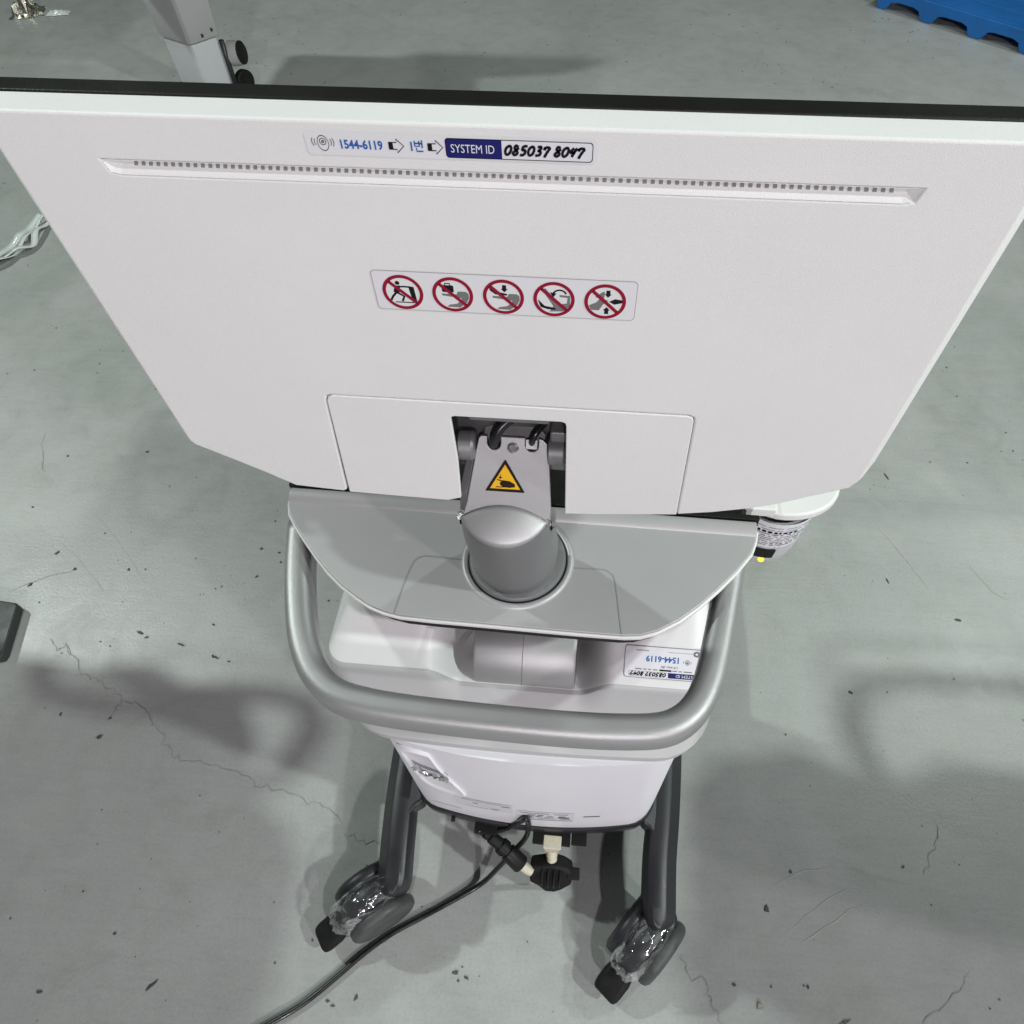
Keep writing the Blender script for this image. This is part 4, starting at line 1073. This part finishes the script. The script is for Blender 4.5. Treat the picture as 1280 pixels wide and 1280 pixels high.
# ------------------------------------------------------------------ litter on the floor
def crumple(cx, cy, rx, ry, h, seed, rot=0., n_=10):
    random.seed(seed); bm = bmesh.new(); G = {}
    for i in range(n_):
        for j in range(n_):
            u = i / (n_ - 1) - .5; w = j / (n_ - 1) - .5
            x = rx * u * 2 * (1 + .3 * noise.noise(Vector((w * 4, seed, 0)))); y = ry * w * 2 * (1 + .3 * noise.noise(Vector((u * 4, seed, 5))))
            z = .002 + h * (1 - (2 * abs(u)) ** 2) * (1 - (2 * abs(w)) ** 2) * (.3 + abs(noise.noise(Vector((u * 6, w * 6, seed))) * 2.0))
            c, s_ = math.cos(rot), math.sin(rot)
            G[i, j] = bm.verts.new((cx + x * c - y * s_, cy + x * s_ + y * c, z))
    for i in range(n_ - 1):
        for j in range(n_ - 1): bm.faces.new((G[i, j], G[i + 1, j], G[i + 1, j + 1], G[i, j + 1]))
    return bm_mesh(bm)
o = link('foil_scrap', crumple(-3.30, 4.27, .085, .075, .09, 3, .4), M['scrap']); tag(o, 'crumpled silvery foil scrap lying in the top left corner', 'scrap')
o = link('paper_scrap', crumple(-3.12, 4.27, .06, .03, .02, 5, .2), M['strap']); tag(o, 'small pale scrap beside the crumpled foil', 'scrap')
# white tangled straps at the left edge
SP = [ [(-2.2616, 1.9572), (-2.2010, 2.0139), (-2.1720, 2.0745), (-2.1676, 2.1602), (-2.1796, 2.2375), (-2.1711, 2.3025), (-2.1604, 2.3919)], [(-2.2963, 2.0167), (-2.2095, 2.0570), (-2.1581, 2.0953), (-2.1299, 2.1375), (-2.1479, 2.2082), (-2.1485, 2.2717), (-2.1353, 2.3490)], [(-2.2748, 1.9799), (-2.2167, 2.0418), (-2.2105, 2.1216), (-2.1941, 2.1738), (-2.2007, 2.2466), (-2.1829, 2.3126)] ]
st = thing('white_strap_bundle', 'tangled shiny white plastic straps lying on the floor left of the monitor', 'straps', (-2.2, 2.1, 0))
for k, p in enumerate(SP):
    pts = [(x, y, .012 + .016 * ((i + k) % 2)) for i, (x, y) in enumerate(p)]
    link('strap', sweep(catmull(pts, 6), [(-.012, -.0015), (.012, -.0015), (.012, .0015), (-.012, .0015)], up=Vector((.3 * (k - 1), .2, 1))), M['strap'], st, smooth=True)

def chip(pts, h, name, label, m_=None, group=None):
    bm = bmesh.new(); cx = sum(p[0] for p in pts) / len(pts); cy = sum(p[1] for p in pts) / len(pts)
    A = [bm.verts.new((x, y, .0006)) for x, y in pts]; B = [bm.verts.new((cx + (x - cx) * .75, cy + (y - cy) * .75, .0006 + h)) for x, y in pts]
    for k in range(len(pts)): bm.faces.new((A[k], A[(k + 1) % len(pts)], B[(k + 1) % len(pts)], B[k]))
    bm.faces.new(B); bm.faces.new(A[::-1])
    o = link(name, bm_mesh(bm), m_ or M['chip']); tag(o, label, 'chip' if name == 'paint_chip' else 'scrap', group); return o
def blob(c, a, b_, ang, seed):
    random.seed(seed); out = []
    for k in range(11):
        t = 2 * math.pi * (k + random.uniform(-.3, .3)) / 11; r = random.uniform(.4, .98)
        x, y = a * math.cos(t) * r, b_ * math.sin(t) * r
        out.append((c[0] + x * math.cos(ang) - y * math.sin(ang), c[1] + x * math.sin(ang) + y * math.cos(ang)))
    return out
CH = [(-1.0627, 0.6341), (-1.0416, 0.6231), (-0.9477, 0.6118), (-0.8566, 0.5882), (-0.8176, 0.5792), (-0.8888, 0.6701), (-1.3799, 0.8398), (-1.4031, 0.7410), (-1.3095, 0.7963), (-1.1676, 0.8054), (-1.0460, 0.3804), (-1.0411, 0.4227), (-1.1595, 0.4220), (0.8536, 1.2730), (0.9392, 0.8337), (0.6469, 0.6243), (0.7895, 0.9316), (0.4112, 0.1685), (0.3402, 0.0395), (0.4751, 0.0476), (0.5322, -0.0021), (-0.1785, 0.0128), (-0.1565, 0.0072), (-0.1706, 0.0010), (-0.4054, -0.0500), (-0.3947, -0.0563), (-0.3550, -0.0408), (-0.9438, -0.0838), (-0.8447, 0.0179), (-0.7393, -0.0561), (-0.8403, 0.8960), (-0.7896, 0.8876), (-0.7765, 0.8591), (-0.8256, 0.8117), (-0.6208, 0.7588), (0.4654, 0.2376), (0.6915, 0.2657), (-1.5125, 1.1630), (-1.5223, 0.9774), (-1.2850, 1.1962), (-2.1914, 2.1688)]
CI = [(.013, .005, -.3, 'longest black flake of the row lying left of the rear handle'), (.008, .003, .5, 'small forked flake just below the row of black flakes'), (.014, .0045, -.35, 'middle black flake of the row left of the rear handle'),
      (.016, .005, -.3, 'black flake of the row nearest the rear handle'), (.004, .002, 0, 'tiny flake at the right end of the black flake row'), (.006, .003, -.5, 'small dark flake above the row of black flakes'),
      (.009, .005, .9, 'rounded dark chip well above the dark case'), (.009, .005, .8, 'dark chip close above the dark case'), (.007, .005, .3, 'dark chip up and right of the dark case'), (.006, .005, .2, 'dark chip between the dark case and the handle'),
      (.010, .006, .4, 'large dark chip beside the long floor crack in the shadow'), (.005, .004, .2, 'small chip right above the big shadowed chip'), (.004, .006, .2, 'tiny chip left of the long floor crack'),
      (.016, .003, -1.2, 'thin dark sliver lying alone right of the gel warmer'), (.011, .005, -.3, 'oval dark chip near the right edge'), (.007, .004, -.3, 'small dark chip above the bright patch of floor at the right'),
      (.010, .0015, -1.3, 'fine dark splinter right of the cart'), (.009, .008, .8, 'curled dark chip on the bare floor lower right'), (.005, .004, 0, 'small dark chip right of the right caster'), (.004, .004, 0, 'speck sized chip at the lower right'),
      (.018, .006, .5, 'brown leaf like scrap at the bottom edge'), (.008, .005, .2, 'dark chip under the power cable near the bottom'), (.008, .004, -.5, 'second dark chip under the power cable'), (.003, .003, 0, 'tiny chip under the two dark chips'),
      (.006, .004, 0, 'chip left of the power cable end'), (.005, .003, .3, 'chip near the bottom left of the cable'), (.008, .003, 1.2, 'thin upright flake right of the cable chips'), (.009, .004, 0, 'pale edged chip in the bottom left corner'),
      (.004, .005, 1.3, 'upright dark chip in the lower left shadow'), (.018, .004, .8, 'long scuffed flake in the lower left shadow'), (.006, .004, 0, 'chip left of the handle, upper of a loose cluster'), (.005, .003, .3, 'small chip right in the cluster left of the handle'),
      (.006, .004, 0, 'lowest chip of the cluster left of the handle'), (.006, .003, 1., 'separate chip below the cluster left of the handle'), (.004, .003, 0, 'single chip seen inside the handle loop'),
      (.004, .004, 0, 'tiny chip in the lower right, left of the scuffs'), (.004, .004, 0, 'tiny chip in the lower right, right of the scuffs'), (.006, .004, 0, 'small chip on the lit floor left of the monitor'),
      (.005, .004, 0, 'tiny chip on the lit floor at the left edge'), (.006, .004, 0, 'small chip in the soft shadow left of the monitor'), (.012, .008, 0, 'dark chip beside the white straps')]
for k, (c, (a, b_, an, lb)) in enumerate(zip(CH, CI)):
    chip(blob(c, a, b_, an, k + 20), .0018, 'paint_chip', lb, M['scrap'] if 'brown' in lb else None, 'dark chips scattered on the floor')
o = chip(blob([(0.3829, 0.0118)][0], .009, .007, 0, 90), .004, 'gold_scrap', 'small golden crumpled scrap at the bottom right of the casters', M['scrap'])
# countless fine grit
random.seed(9); bm = bmesh.new()
for k in range(1500):
    x, y = random.uniform(-3.2, 2.2), random.uniform(-.3, 4.6)
    if noise.noise(Vector((x * 1.3, y * 1.3, 2))) < -.1: continue
    r = random.uniform(.0006, .0022) * (1.0 + .25 * y)
    pts = [bm.verts.new((x + r * math.cos(t) * random.uniform(.6, 1.4), y + r * math.sin(t) * random.uniform(.6, 1.4), .0013)) for t in (0, 1.3, 2.5, 3.8, 5.1)]
    bm.faces.new(pts)
g_ = link('floor_grit', bm_mesh(bm), M['chip'], kind='stuff'); g_['label'] = 'fine dark grit scattered over the floor'; g_['category'] = 'grit'
for o in bpy.data.objects:
    if '_root' in o: del o['_root']
